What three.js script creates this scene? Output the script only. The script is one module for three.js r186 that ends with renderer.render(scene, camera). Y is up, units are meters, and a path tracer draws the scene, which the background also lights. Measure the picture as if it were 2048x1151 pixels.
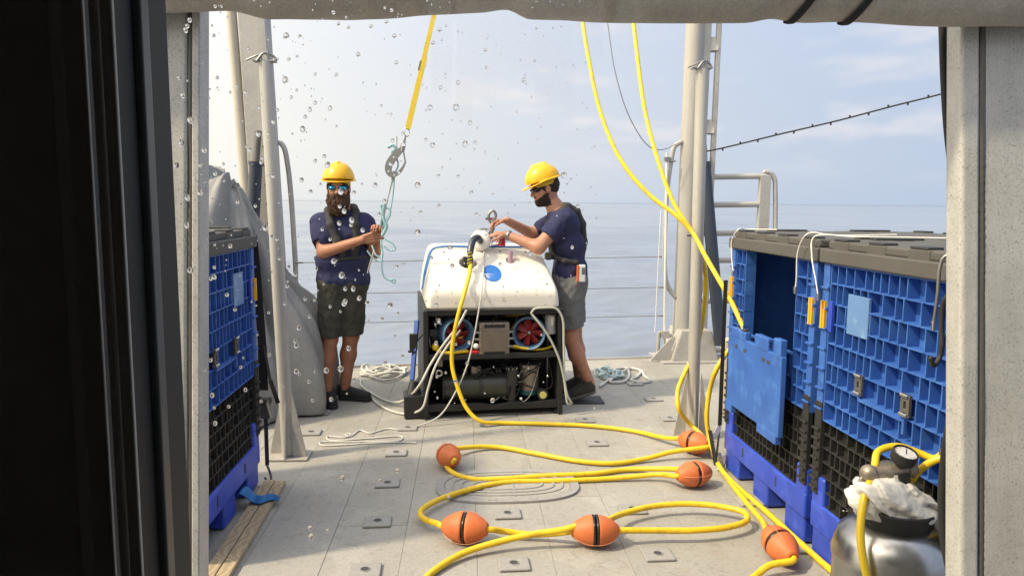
import * as THREE from 'three';
import { mergeGeometries, mergeVertices, toCreasedNormals } from 'three/addons/utils/BufferGeometryUtils.js';
import { RoundedBoxGeometry } from 'three/addons/geometries/RoundedBoxGeometry.js';
import { ImprovedNoise } from 'three/addons/math/ImprovedNoise.js';

// ---------- camera, sky, sun, exposure ----------
const V = (x, y, z) => new THREE.Vector3(x, y, z);
const scene = new THREE.Scene();
const FPX = 1450, PW = 2048, PH = 1151, EYE = 1.58;
const camera = new THREE.PerspectiveCamera(2 * Math.atan(PH / 2 / FPX) * 180 / Math.PI, PW / PH, 0.02, 20000);
camera.position.set(0, EYE, 0);
camera.rotation.order = 'YXZ';
camera.rotation.set(-Math.atan(170 / FPX), -0.0634, 0.0087);
camera.updateMatrixWorld();
const SUN_AZ = 7 * Math.PI / 180, SUN_EL = 49 * Math.PI / 180;   // from port, a little forward of the beam
const SUN = V(-Math.cos(SUN_AZ) * Math.cos(SUN_EL), Math.sin(SUN_EL), Math.sin(SUN_AZ) * Math.cos(SUN_EL));
// periodic value noise and fbm, seeded
let rs = 12345;
const rnd = (a = 1, b) => { rs = (rs * 1664525 + 1013904223) >>> 0; const t = rs / 4294967296; return b === undefined ? t * a : a + (b - a) * t; };
const perlin = new ImprovedNoise();
const hash = (x, y, s) => { let h = (x * 374761393 + y * 668265263 + s * 2147483647) | 0; h = Math.imul(h ^ (h >>> 13), 1274126177); return ((h ^ (h >>> 16)) >>> 0) / 4294967296; };
function pnoise(x, y, per, s) {
  const xi = Math.floor(x), yi = Math.floor(y), fx = x - xi, fy = y - yi, m = (a) => ((a % per) + per) % per;
  const u = fx * fx * (3 - 2 * fx), w = fy * fy * (3 - 2 * fy);
  const a = hash(m(xi), m(yi), s), b = hash(m(xi + 1), m(yi), s), c = hash(m(xi), m(yi + 1), s), d = hash(m(xi + 1), m(yi + 1), s);
  return a + (b - a) * u + (c - a) * w + (a - b - c + d) * u * w;
}
const pfbm = (u, v, per, oct, s) => { let t = 0, k = 0.5, n = 0; for (let o = 0; o < oct; o++) { t += k * pnoise(u * per, v * per, per, s + o); n += k; k *= 0.55; per *= 2; } return t / n; };
const fbm3 = (x, y, z, oct = 4) => { let t = 0, k = 0.5; for (let o = 0; o < oct; o++) { t += k * perlin.noise(x, y, z); x *= 2.03; y *= 2.03; z *= 2.03; k *= 0.5; } return t; };
const sstep = (a, b, x) => { const t = Math.min(1, Math.max(0, (x - a) / (b - a))); return t * t * (3 - 2 * t); };

{ // hazy sky: cream glow round the sun's side, pale blue elsewhere, soft cumulus; the same all round
  const W = 2048, H = 1024, data = new Float32Array(W * H * 4);
  for (let j = 0; j < H; j++) for (let i = 0; i < W; i++) {
    const phi = (i + 0.5) / W * 2 * Math.PI - Math.PI, th = ((j + 0.5) / H - 0.5) * Math.PI;
    const x = Math.cos(th) * Math.cos(phi), y = Math.sin(th), z = Math.cos(th) * Math.sin(phi);
    const up = Math.max(0, y), c = x * SUN.x + y * SUN.y + z * SUN.z;
    const t = 1 - Math.exp(-up * 2.2), hl = Math.hypot(x, z) || 1, az = (x * SUN.x + z * SUN.z) / hl / Math.hypot(SUN.x, SUN.z);
    let r = 0.40 - 0.05 * t, g = 0.49 - 0.01 * t, b = 0.65 + 0.10 * t;
    const low = Math.exp(-up * 22); r *= 1 - 0.06 * low; g *= 1 - 0.03 * low;
    const haze = (1 - 0.35 * low) * Math.exp(-up * 2.6) * Math.pow(0.5 + 0.5 * az, 1.5), glow = Math.exp(-(1 - c) * 3), warm = Math.exp(-(1 - c) * 1.6);
    r += 0.78 * haze + 2.5 * glow; g += 0.53 * haze + 2.2 * glow; b -= 0.02 * haze; b += 1.65 * glow;
    // clouds on a plane overhead that bends down to the horizon
    const q = 1 / (up + 0.12), cx = x * q, cz = z * q;
    let n = fbm3(cx * 1.3 + 4.1, up * 2.5, cz * 1.3 + 7.7, 5) + 0.5 * fbm3(cx * 3.7 + 1.1, up * 8, cz * 3.7 + 2.2, 4);
    const cl = sstep(0.0, 0.5, n) * sstep(0.01, 0.12, up) * 0.8;
    const wr = 0.68 + 0.4 * warm, wg = 0.69 + 0.30 * warm, wb = 0.74 + 0.10 * warm;
    r += (Math.max(r, wr) - r) * cl; g += (Math.max(g, wg) - g) * cl; b += (Math.max(b, wb) - b) * cl;
    if (y < 0) { const k = sstep(0, -0.08, y); r += (0.30 - r) * k; g += (0.36 - g) * k; b += (0.42 - b) * k; }
    const o = (j * W + i) * 4; data[o] = r; data[o + 1] = g; data[o + 2] = b; data[o + 3] = 1;
  }
  const sky = new THREE.DataTexture(data, W, H, THREE.RGBAFormat, THREE.FloatType);
  sky.mapping = THREE.EquirectangularReflectionMapping; sky.magFilter = THREE.LinearFilter; sky.minFilter = THREE.LinearFilter; sky.needsUpdate = true;
  scene.background = sky; scene.environment = sky;
}
const sun = new THREE.DirectionalLight(new THREE.Color(1, 0.85, 0.60), 3.9);
sun.position.copy(SUN).multiplyScalar(30); sun.target.position.set(0, 0, -4); scene.add(sun, sun.target);
sun.castShadow = true; sun.shadow.radius = 7; sun.shadow.mapSize.set(4096, 4096);
Object.assign(sun.shadow.camera, { left: -9, right: 9, top: 9, bottom: -9, near: 1, far: 60 });
const renderer = new THREE.WebGLRenderer({ antialias: true });
renderer.toneMapping = THREE.LinearToneMapping; renderer.toneMappingExposure = 1.14;
renderer.shadowMap.enabled = true;

// ---------- helpers ----------
const ray = (px, py) => V((px - PW / 2) / FPX, -(py - PH / 2) / FPX, -1).applyQuaternion(camera.quaternion);
const G = (px, py, y = 0) => { const d = ray(px, py), t = (y - EYE) / d.y; return V(d.x * t, y, d.z * t); };          // meets a level plane
const Zp = (px, py, z) => { const d = ray(px, py), t = z / d.z; return V(d.x * t, EYE + d.y * t, z); };                // meets a transverse plane
const Xp = (px, py, x) => { const d = ray(px, py), t = x / d.x; return V(x, EYE + d.y * t, d.z * t); };                // meets a fore-and-aft plane
const names = new Map();
const numbered = (n) => { const k = names.get(n) || 0; names.set(n, k + 1); return k ? n + '_' + String(k).padStart(3, '0') : n; };
function mesh(name, geo, mat, parent) {
  const g = Array.isArray(geo) ? merge(geo) : geo;
  const m = new THREE.Mesh(g, mat); m.castShadow = m.receiveShadow = true;
  m.name = parent ? name : numbered(name); (parent || scene).add(m); return m;
}
function thing(name, label, category, pos = [0, 0, 0], turn = 0, group) {
  const o = new THREE.Group(); o.name = numbered(name); o.position.set(...pos); o.rotation.y = turn; scene.add(o);
  o.userData = { label, category }; if (group) o.userData.group = group; return o;
}
function tag(o, label, category, group) { o.userData.label = label; o.userData.category = category; if (group) o.userData.group = group; return o; }
function struct(o) { o.userData.kind = 'structure'; return o; }
function merge(list) {
  return mergeGeometries(list.map((g) => { g = g.index ? g.toNonIndexed() : g; for (const k of Object.keys(g.attributes)) if (!['position', 'normal', 'uv'].includes(k)) g.deleteAttribute(k); if (!g.attributes.uv) g.setAttribute('uv', new THREE.BufferAttribute(new Float32Array(g.attributes.position.count * 2), 2)); return g; }));
}
function boxUV(g0, s = 1) { // uv in metres by the way each face points
  const g = g0.index ? g0.toNonIndexed() : g0, p = g.attributes.position, uv = new Float32Array(p.count * 2), a = V(), b = V(), c = V();
  for (let i = 0; i < p.count; i += 3) {
    a.fromBufferAttribute(p, i); b.fromBufferAttribute(p, i + 1).sub(a); c.fromBufferAttribute(p, i + 2).sub(a); b.cross(c);
    const x = Math.abs(b.x), y = Math.abs(b.y), z = Math.abs(b.z);
    for (let k = 0; k < 3; k++) {
      a.fromBufferAttribute(p, i + k);
      const [u, w] = y >= x && y >= z ? [a.x, a.z] : x >= z ? [a.z, a.y] : [a.x, a.y];
      uv[(i + k) * 2] = u * s; uv[(i + k) * 2 + 1] = w * s;
    }
  }
  g.setAttribute('uv', new THREE.BufferAttribute(uv, 2)); return g;
}
const at = (g, x, y, z, rx = 0, ry = 0, rz = 0) => { g.applyMatrix4(new THREE.Matrix4().compose(V(x, y, z), new THREE.Quaternion().setFromEuler(new THREE.Euler(rx, ry, rz)), V(1, 1, 1))); return g; };
const bx = (w, h, d, x = 0, y = 0, z = 0, r = 0, seg = 2) => boxUV(at(r > 0 ? new RoundedBoxGeometry(w, h, d, seg, r) : new THREE.BoxGeometry(w, h, d), x, y, z));
const bar = (a, b, w, d, r = 0) => { // box section from a to b (w across, d deep)
  const v = b.clone().sub(a), g = r ? new RoundedBoxGeometry(w, v.length(), d, 2, r) : new THREE.BoxGeometry(w, v.length(), d);
  const q = new THREE.Quaternion().setFromUnitVectors(V(0, 1, 0), v.clone().normalize());
  return boxUV(g.applyMatrix4(new THREE.Matrix4().compose(a.clone().add(b).multiplyScalar(0.5), q, V(1, 1, 1))));
};
const rod = (a, b, r0, r1 = r0, seg = 16, open = false) => {
  const v = b.clone().sub(a), g = new THREE.CylinderGeometry(r1, r0, v.length(), seg, 1, open);
  return g.applyMatrix4(new THREE.Matrix4().compose(a.clone().add(b).multiplyScalar(0.5), new THREE.Quaternion().setFromUnitVectors(V(0, 1, 0), v.normalize()), V(1, 1, 1)));
};
const curve = (pts, tension = 0.5) => new THREE.CatmullRomCurve3(pts, false, 'centripetal', tension);
const tube = (pts, r, seg = 60, rad = 8) => capped(curve(pts), r, seg, rad);
function capped(c, r, seg, rad) {
  const g = new THREE.TubeGeometry(c, seg, r, rad, false), e = [0, 1].map((t) => { const s = new THREE.SphereGeometry(r, rad, 5); const p = c.getPointAt(t); s.translate(p.x, p.y, p.z); return s; });
  return boxUV(merge([g, ...e]));
}
const lathe = (pts, seg = 32) => new THREE.LatheGeometry(pts.map(([x, y]) => new THREE.Vector2(x, y)), seg);
const extr = (pts, depth, bevel = 0, holes = []) => {
  const s = new THREE.Shape(pts.map(([x, y]) => new THREE.Vector2(x, y)));
  for (const h of holes) s.holes.push(new THREE.Path(h.map(([x, y]) => new THREE.Vector2(x, y))));
  return new THREE.ExtrudeGeometry(s, { depth, bevelEnabled: bevel > 0, bevelThickness: bevel, bevelSize: bevel, bevelSegments: 2, curveSegments: 16 });
};
// textures: grey multipliers round 1, tiling, in metres
function tex(n, size, fn, srgb = true) {
  const d = new Uint8Array(n * n * 4);
  for (let j = 0; j < n; j++) for (let i = 0; i < n; i++) { const c = fn(i / n, j / n), o = (j * n + i) * 4, k = Array.isArray(c) ? c : [c, c, c]; for (let q = 0; q < 3; q++) d[o + q] = Math.max(0, Math.min(255, k[q] * 255)); d[o + 3] = 255; }
  const t = new THREE.DataTexture(d, n, n); t.wrapS = t.wrapT = THREE.RepeatWrapping; t.magFilter = THREE.LinearFilter; t.minFilter = THREE.LinearMipmapLinearFilter; t.generateMipmaps = true;
  if (srgb) t.colorSpace = THREE.SRGBColorSpace; t.repeat.set(1 / size, 1 / size); t.needsUpdate = true; return t;
}
const T = {};
T.grime = tex(512, 1.1, (u, v) => 0.80 + 0.20 * pfbm(u, v, 4, 6, 3) + 0.08 * (pfbm(u, v, 64, 2, 9) - 0.5));
T.deck = tex(1024, 2.3, (u, v) => { const a = pfbm(u, v, 5, 6, 21), g = pfbm(u, v, 256, 2, 25), s = sstep(0.62, 0.76, pfbm(u, v, 18, 4, 27)), w = sstep(0.60, 0.70, pfbm(u, v, 9, 5, 29)), c = sstep(0.72, 0.78, pfbm(u, v, 70, 2, 30)), k = 0.86 + 0.13 * a + 0.10 * (g - 0.5) + 0.04 * w - 0.05 * c; return [k - 0.02 * s, k - 0.035 * s, k - 0.05 * s]; });
T.grain = tex(512, 0.25, (u, v) => pfbm(u, v, 64, 3, 31), false);
T.speck = tex(1024, 0.5, (u, v) => { const st = pfbm(u * 10 % 1, v * 0.2, 40, 2, 46), s = sstep(0.60, 0.78, pfbm(u, v, 190, 2, 41)) * (0.4 + 0.6 * pfbm(u, v, 5, 3, 44)); return 0.80 + 0.16 * pfbm(u, v, 6, 4, 43) + 0.08 * st - 0.22 * s; });
T.cloth = tex(512, 0.5, (u, v) => 0.84 + 0.16 * pfbm(u, v, 8, 4, 51) + 0.10 * (pfbm(u, v, 160, 1, 53) - 0.5));
T.worn = tex(512, 0.7, (u, v) => { const a = pfbm(u, v, 6, 5, 61), s = sstep(0.55, 0.75, pfbm(u * 1, v * 1, 12, 4, 66)); return [0.72 + 0.2 * a + 0.16 * s, 0.76 + 0.18 * a + 0.12 * s, 0.82 + 0.14 * a + 0.06 * s]; });
T.wood = tex(512, 0.5, (u, v) => { const n = pfbm(u, v, 3, 3, 71), s = 0.5 + 0.5 * Math.sin((u * 14 + n * 5) * 2 * Math.PI); return 0.78 + 0.14 * s + 0.1 * pfbm(u, v, 128, 1, 75); });
T.scuff = tex(512, 0.6, (u, v) => { const a = pfbm(u, v, 7, 5, 81), d = sstep(0.60, 0.72, pfbm(u, v, 20, 4, 85)); return [0.92 + 0.08 * a - 0.07 * d, 0.90 + 0.10 * a - 0.09 * d, 0.88 + 0.12 * a - 0.05 * d]; });
T.hoodwear = tex(512, 0.9, (u, v) => { const a = pfbm(u, v, 4, 5, 101), d = sstep(0.66, 0.74, pfbm(u, v, 26, 4, 105)); return [0.95 + 0.05 * a - 0.10 * d, 0.94 + 0.06 * a - 0.11 * d, 0.92 + 0.07 * a - 0.12 * d]; });
T.skin = tex(512, 0.4, (u, v) => { const a = pfbm(u, v, 10, 4, 91), b = pfbm(u, v, 90, 2, 93); return [0.88 + 0.12 * a + 0.08 * (b - 0.5), 0.80 + 0.20 * a + 0.10 * (b - 0.5), 0.78 + 0.2 * a + 0.1 * (b - 0.5)]; });
const lin = (r, g, b) => new THREE.Color().setRGB(r, g, b);
function M(r, g, b, rough = 0.6, o = {}) {
  const { map, bump, bs = 0.001, metal = 0, ...rest } = o, phys = ['transmission', 'clearcoat', 'sheen'].some((k) => k in rest);
  const m = new (phys ? THREE.MeshPhysicalMaterial : THREE.MeshStandardMaterial)({ color: lin(r, g, b), roughness: rough, metalness: metal, ...rest });
  if (map) m.map = T[map]; if (bump) { m.bumpMap = T[bump]; m.bumpScale = bs; } return m;
}
const mat = {
  deck: [0, 1, 2].map((k) => M(0.385 - 0.018 * k, 0.37 - 0.018 * k, 0.335 - 0.019 * k, 0.85, { map: 'deck', bump: 'grain', bs: 0.0012 })),
  seam: M(0.09, 0.085, 0.075, 0.9), pad: M(0.335, 0.325, 0.31, 0.8, { map: 'deck', bump: 'grain', bs: 0.0008 }), hole: M(0.05, 0.05, 0.05, 0.8),
  alu: M(0.56, 0.55, 0.52, 0.42, { map: 'speck', metal: 0.15 }), aluPaint: M(0.50, 0.48, 0.44, 0.55, { map: 'grime' }), galv: M(0.52, 0.50, 0.46, 0.5, { map: 'grime', metal: 0.2 }),
  weld: M(0.16, 0.15, 0.14, 0.5, { map: 'grime', metal: 0.4 }), steel: M(0.55, 0.54, 0.52, 0.25, { metal: 1 }), dull: M(0.40, 0.39, 0.37, 0.4, { metal: 0.9, map: 'grime' }), brassy: M(0.36, 0.31, 0.25, 0.45, { metal: 0.6, map: 'grime' }),
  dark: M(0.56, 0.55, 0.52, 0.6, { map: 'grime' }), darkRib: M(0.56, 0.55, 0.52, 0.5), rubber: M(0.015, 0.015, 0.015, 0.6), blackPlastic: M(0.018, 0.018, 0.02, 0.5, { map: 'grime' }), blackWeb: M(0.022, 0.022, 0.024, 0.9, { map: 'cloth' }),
  canvas: M(0.46, 0.43, 0.39, 0.9, { map: 'cloth', bump: 'grain', bs: 0.0006 }), tarp: M(0.30, 0.30, 0.29, 0.75, { map: 'grime' }),
  crateBlue: M(0.055, 0.165, 0.52, 0.5, { map: 'worn' }), crateBase: M(0.04, 0.095, 0.60, 0.42, { map: 'worn' }), crateBlack: M(0.03, 0.03, 0.03, 0.55, { map: 'grime' }), lid: M(0.10, 0.096, 0.088, 0.75, { map: 'grime', bump: 'grain', bs: 0.0006 }), lidDark: M(0.03, 0.03, 0.032, 0.6),
  yellow: M(0.84, 0.58, 0.02, 0.45, { map: 'scuff' }), yellowWeb: M(0.58, 0.43, 0.025, 0.8, { map: 'cloth' }), orange: M(0.74, 0.19, 0.055, 0.55, { map: 'grime' }), tape: M(0.012, 0.012, 0.012, 0.25),
  white: M(0.78, 0.755, 0.70, 0.4), rope: M(0.66, 0.65, 0.60, 0.85, { map: 'cloth' }), ropeBlue: M(0.34, 0.55, 0.58, 0.85, { map: 'cloth' }), line: M(0.42, 0.42, 0.40, 0.7),
  wood: M(0.48, 0.37, 0.23, 0.75, { map: 'wood' }), blueCloth: M(0.02, 0.19, 0.50, 0.6, { map: 'cloth' }), hydr: M(0.035, 0.045, 0.07, 0.3, { map: 'grime' }),
};
// ---------- sea ----------
const SEA_Y = -1.6;
{
  const waves = []; rs = 77;
  for (let k = 0; k < 46; k++) { const L = 0.35 * Math.pow(1.135, k) * rnd(0.9, 1.1), a = (k < 30 ? 0.0105 : 0.0050) * Math.pow(L, 0.82), d = Math.PI / 2 + rnd(-1, 1) * 0.75 * rnd(); waves.push([2 * Math.PI / L * Math.cos(d), 2 * Math.PI / L * Math.sin(d), a, rnd(6.28), L]); }
  const angs = []; const NF = 420; for (let i = 0; i <= NF; i++) angs.push(-0.86 + 1.72 * i / NF + 0.0634); for (let i = 1; i < 70; i++) angs.push(0.86 + 0.0634 + (2 * Math.PI - 1.72) * i / 70);
  const rows = [0.3]; for (let py = 560; py > 0.42; py -= Math.max(0.12, Math.min(1.25, 0.25 + py * 0.02))) rows.push(FPX * (EYE - SEA_Y) / py); rows.push(16000);
  const NA = angs.length, NR = rows.length, P = new Float32Array(NA * NR * 3), N = new Float32Array(NA * NR * 3), ix = [];
  for (let j = 0; j < NR; j++) { const r = rows[j], cell = Math.max((rows[Math.min(j + 1, NR - 1)] - rows[Math.max(0, j - 1)]) / 2, r * 0.002);
    for (let i = 0; i < NA; i++) { const x = r * Math.sin(angs[i]), z = -r * Math.cos(angs[i]); let h = 0, hx = 0, hz = 0; const patch = 0.55 + 0.9 * (0.5 + perlin.noise(x * 0.05, 3.3, z * 0.03));
      for (const [kx, kz, a, ph, L] of waves) { const f = sstep(1.6, 4, L / cell); if (f <= 0) continue; const q = kx * x + kz * z + ph, A = a * f * (L < 2 ? patch : 1); h += A * Math.sin(q); const c = A * Math.cos(q); hx += kx * c; hz += kz * c; }
      const o = (j * NA + i) * 3; P[o] = x; P[o + 1] = SEA_Y + h; P[o + 2] = z; const l = Math.hypot(hx, 1, hz); N[o] = -hx / l; N[o + 1] = 1 / l; N[o + 2] = -hz / l; } }
  for (let j = 0; j < NR - 1; j++) for (let i = 0; i < NA; i++) { const a = j * NA + i, b = j * NA + (i + 1) % NA, c = a + NA, d = b + NA; ix.push(a, b, c, b, d, c); }
  const g = new THREE.BufferGeometry(); g.setAttribute('position', new THREE.BufferAttribute(P, 3)); g.setAttribute('normal', new THREE.BufferAttribute(N, 3)); g.setAttribute('uv', new THREE.BufferAttribute(new Float32Array(NA * NR * 2), 2)); g.setIndex(ix);
  struct(mesh('sea', g, M(0.18, 0.21, 0.26, 0.14)));
}
// ---------- hull and deck ----------
const stern = (x) => -7.08 - 0.117 * x;
{
  const hull = extr([[-3.2, stern(-3.2)], [3.6, stern(3.6)], [3.6, 6], [-3.2, 6]].map(([x, z]) => [x, -z]), 1.75); hull.rotateX(-Math.PI / 2); hull.translate(0, -1.8, 0);
  struct(mesh('hull', boxUV(hull), mat.aluPaint));
  const deck = struct(thing('deck', 'grey non-skid deck of long plates with raised tie-down pads', 'deck')); delete deck.userData.category; delete deck.userData.label;
  mesh('deck_bed', bx(6.7, 0.02, 12.8, 0.2, -0.040, -0.62), mat.seam, deck).visible = true;
  rs = 5; const W = 0.34, x0 = -0.97 - 2 * 0.34 * 3;
  for (let i = 0; i < 18; i++) { const xa = x0 + i * W, xb = xa + W; if (xa > 3.5) break; let z = -2.0 + rnd(-0.3, 0.3); const zs = [1.0, z]; while (true) { z -= rnd(1.5, 2.2); if (z < -6.6) break; zs.push(z); }
    for (let k = 0; k < zs.length; k++) { const za = zs[k], last = k === zs.length - 1, gp = 0.0022, d = rnd(-0.0012, 0.0012);
      const zb0 = last ? stern(xa) : zs[k + 1], zb1 = last ? stern(xb) : zs[k + 1];
      const g = extr([[xa + gp, -za + gp], [xb - gp, -za + gp], [xb - gp, -zb1 - gp], [xa + gp, -zb0 - gp]], 0.026, 0.0016); g.rotateX(-Math.PI / 2); g.translate(0, -0.0285 + d, 0);
      mesh('deck_panel', boxUV(g), mat.deck[Math.floor(rnd(3))], deck); } }
  mesh('edge_trim', bar(V(-3.1, 0.005, stern(-3.1) + 0.03), V(3.5, 0.005, stern(3.5) + 0.03), 0.02, 0.05), mat.aluPaint, deck);
  // tie-down pads with a round socket
  const pad = boxUV(new RoundedBoxGeometry(0.135, 0.012, 0.115, 2, 0.005)), ring = new THREE.TorusGeometry(0.021, 0.0035, 6, 24); ring.rotateX(Math.PI / 2); const disc = new THREE.CylinderGeometry(0.019, 0.019, 0.003, 20);
  for (const [px, py] of [[792, 907], [775, 968], [755, 1045], [730, 1143], [1194, 887], [1015, 1029], [1028, 1130], [1265, 1020], [1316, 1111], [1500, 1004], [1307, 799], [1270, 768], [1340, 838], [622, 866], [640, 826], [1170, 841], [815, 857], [1590, 1096], [1010, 800], [600, 745]]) {
    const p = G(px, py), o = mesh('tie_down_pad', pad, mat.pad, deck); o.position.set(p.x, 0.0065, p.z); o.rotation.y = 0.03;
    mesh('socket_ring', ring, mat.pad, o).position.y = 0.006; mesh('socket', disc, mat.hole, o).position.y = 0.006;
  }
  // oval hatch
  const hc = G(1015, 972), hatch = thing('deck_hatch', 'low oval hatch cover with stepped rings set in the deck', 'hatch', [hc.x, 0, hc.z], 0.03);
  const oval = (a, b, n = 48) => Array.from({ length: n }, (_, i) => { const t = i / n * 2 * Math.PI, e = 0.75; return [a * Math.sign(Math.cos(t)) * Math.abs(Math.cos(t)) ** e, b * Math.sign(Math.sin(t)) * Math.abs(Math.sin(t)) ** e]; });
  const ringG = (a, b, w, h, y) => { const g = extr(oval(a, b), h, 0.0015, [oval(a - w, b - w)]); g.rotateX(-Math.PI / 2); g.translate(0, y, 0); return boxUV(g); };
  mesh('coaming', ringG(0.40, 0.235, 0.045, 0.010, 0.001), mat.pad, hatch);
  const cov = extr(oval(0.35, 0.185), 0.007, 0.0015); cov.rotateX(-Math.PI / 2); cov.translate(0, 0.001, 0); const cv = mesh('cover', boxUV(cov), mat.deck[1], hatch);
  mesh('rib', ringG(0.315, 0.155, 0.012, 0.004, 0.0095), mat.pad, cv); mesh('rib', ringG(0.265, 0.115, 0.012, 0.004, 0.0095), mat.pad, cv); mesh('rib', ringG(0.20, 0.075, 0.012, 0.004, 0.0095), mat.pad, cv);
  for (const x of [-0.10, 0.12]) mesh('dog', bx(0.05, 0.016, 0.03, x, 0.008, 0.20, 0.003), mat.pad, hatch);
  mesh('centre_bar', bx(0.006, 0.004, 0.33, 0.03, 0.0125, 0), mat.pad, cv);
}
// ---------- the cabin the picture is taken from, its window, the welded doorway outside it ----------
{
  const cab = thing('cabin', 'dark cabin wall with ribbed black window jamb', 'cabin');
  const zi = -0.36, zo = -0.48, xl = Zp(347, 560, zo).x, xr = 0.62, yb = 1.02, yt = 2.02, X0 = -1.7, X1 = 2.1, H = 2.35;
  const wall = (x0, x1, y0, y1) => bx(x1 - x0, y1 - y0, zi - zo, (x0 + x1) / 2, (y0 + y1) / 2, (zi + zo) / 2);
  mesh('aft_wall', [wall(X0, xl, 0, H), wall(xr, X1, 0, H), wall(xl, xr, 0, yb), wall(xl, xr, yt, H)], mat.dark, cab);
  for (const [n, g] of [['side_wall', bx(0.1, H, 2.76, X0 - 0.05, H / 2, 0.9)], ['side_wall', bx(0.1, H, 2.76, X1 + 0.05, H / 2, 0.9)], ['back_wall', bx(X1 - X0 + 0.2, H, 0.1, (X0 + X1) / 2, H / 2, 2.33)], ['roof', bx(X1 - X0 + 0.24, 0.08, 2.9, (X0 + X1) / 2, H + 0.04, 0.94)], ['floor', bx(X1 - X0, 0.04, 2.64, (X0 + X1) / 2, 0.024, 0.95)]]) mesh(n, g, mat.dark, cab);
  mesh('jamb_seal_lining', bx(0.003, yt - yb - 0.002, 0.118, xl + 0.0016, (yt + yb) / 2, -0.42), mat.rubber, cab);  // black window seal, widened over the whole reveal to keep it dark
  // ribs of the extruded jamb
  for (const [px, w, d, m] of [[140, 0.006, 0.004, mat.darkRib], [170, 0.012, 0.003, mat.dark], [215, 0.004, 0.004, mat.darkRib], [240, 0.006, 0.003, mat.darkRib]]) { const p = Zp(px, 560, zi + d); mesh('jamb_rib', bx(w, yt - yb + 0.3, d, p.x, (yt + yb) / 2, zi + d / 2 + 0.0005, 0.001), m, cab); }
  const win = thing('cabin_window', 'window pane spotted with rain drops between cabin and deck', 'window');
  const zg = -0.45; mesh('pane', bx(xr - xl, yt - yb, 0.005, (xl + xr) / 2, (yt + yb) / 2, zg), M(1, 1, 1, 0, { transmission: 1, thickness: 0, ior: 1.1 }), win);
  const seal = (x) => bx(0.006, yt - yb, 0.012, x, (yt + yb) / 2, zg + 0.012, 0.002);
  mesh('glazing_bead', seal(xl + 0.0045), M(0.09, 0.10, 0.10, 0.35), win); mesh('glazing_bead', seal(xr - 0.01), mat.darkRib, win);
  // drops on the outer face
  rs = 4242; const drop = new THREE.SphereGeometry(1, 20, 14); const water = M(1, 1, 1, 0, { transmission: 1, thickness: 0.004, ior: 1.33 });
  const big = [[681, 383], [660, 478], [678, 446], [703, 440], [688, 422], [725, 460], [667, 522], [683, 550], [706, 577], [690, 577], [718, 596], [688, 606], [734, 605], [690, 602], [697, 696], [592, 690], [597, 655], [652, 740], [681, 737], [662, 798], [625, 800], [428, 534], [428, 553], [424, 790], [428, 815], [430, 846], [500, 300], [516, 268], [530, 455], [592, 742], [1128, 350], [877, 352], [930, 288], [860, 215], [865, 290], [572, 72], [600, 73], [697, 55], [742, 53], [783, 20], [750, 370], [570, 160], [1048, 160], [655, 330], [835, 370], [603, 360], [630, 322], [605, 258], [780, 610], [900, 495], [835, 465], [985, 800], [685, 955], [655, 1060], [622, 1072], [620, 1055], [795, 940], [760, 960], [912, 215], [916, 165], [366, 190], [380, 240], [358, 155], [379, 40], [371, 60], [352, 330], [375, 395], [362, 285], [400, 330], [408, 300], [400, 385], [374, 450], [380, 540]];
  const spots = big.map(([a, b]) => [a, b, rnd(0.0010, 0.0019)]);
  for (let k = 0; k < 170; k++) { const cx = rnd(), px = k < 130 ? 420 + 560 * Math.pow(rnd(), 1.3) : 360 + 900 * rnd(), py = 10 + 780 * Math.pow(rnd(), 1.15) + (cx > 0.9 ? 250 : 0); spots.push([px, py, rnd(0.0006, 0.0013)]); }
  for (const [px, py, r] of spots) { const p = Zp(px, py, zg - 0.0026), d = mesh('rain_drop', drop, water, win); d.position.copy(p); d.scale.set(r, r * rnd(1.0, 1.3), r * 0.36); d.rotation.z = rnd(-0.3, 0.3); }

  // water film running down the upper pane and very fine spray
  { const n = 512, d = new Uint8Array(n * n * 4), c0 = Zp(840, 330, zg - 0.0029), c1 = Zp(1330, -20, zg - 0.0029);
    for (let j = 0; j < n; j++) for (let i = 0; i < n; i++) { const u = i / n, v = j / n, px = 840 + 490 * u, wv = 14 * (pfbm(u, v, 6, 3, 7) - 0.5); let m = 0; for (const [x0, w, len] of [[882, 26, 0.55], [928, 20, 0.75], [965, 34, 0.6], [1042, 60, 0.5], [1110, 50, 0.62], [1180, 34, 0.4], [1260, 30, 0.25]]) m = Math.max(m, sstep(w, w * 0.7, Math.abs(px + wv - x0)) * sstep(1 - len - 0.12, 1 - len + 0.12, v + 0.3 * (pfbm(u, v, 12, 3, 13) - 0.5))); const gr = sstep(0.45, 0.62, pfbm(u, v, 128, 2, 11)), o = (j * n + i) * 4; d[o] = d[o + 1] = d[o + 2] = 255 * Math.min(1, m * (0.75 + 0.25 * gr)); d[o + 3] = 255; }
    const t = new THREE.DataTexture(d, n, n); t.magFilter = THREE.LinearFilter; t.minFilter = THREE.LinearFilter; t.needsUpdate = true;
    const fm = new THREE.MeshPhysicalMaterial({ color: lin(0.97, 0.97, 0.97), roughness: 0.25, transmission: 1, thickness: 0, ior: 1.1, alphaMap: t, transparent: true }); const g = new THREE.PlaneGeometry(c1.x - c0.x, c1.y - c0.y); g.translate((c0.x + c1.x) / 2, (c0.y + c1.y) / 2, zg - 0.0030); mesh('water_film', g, fm, win);
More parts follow.
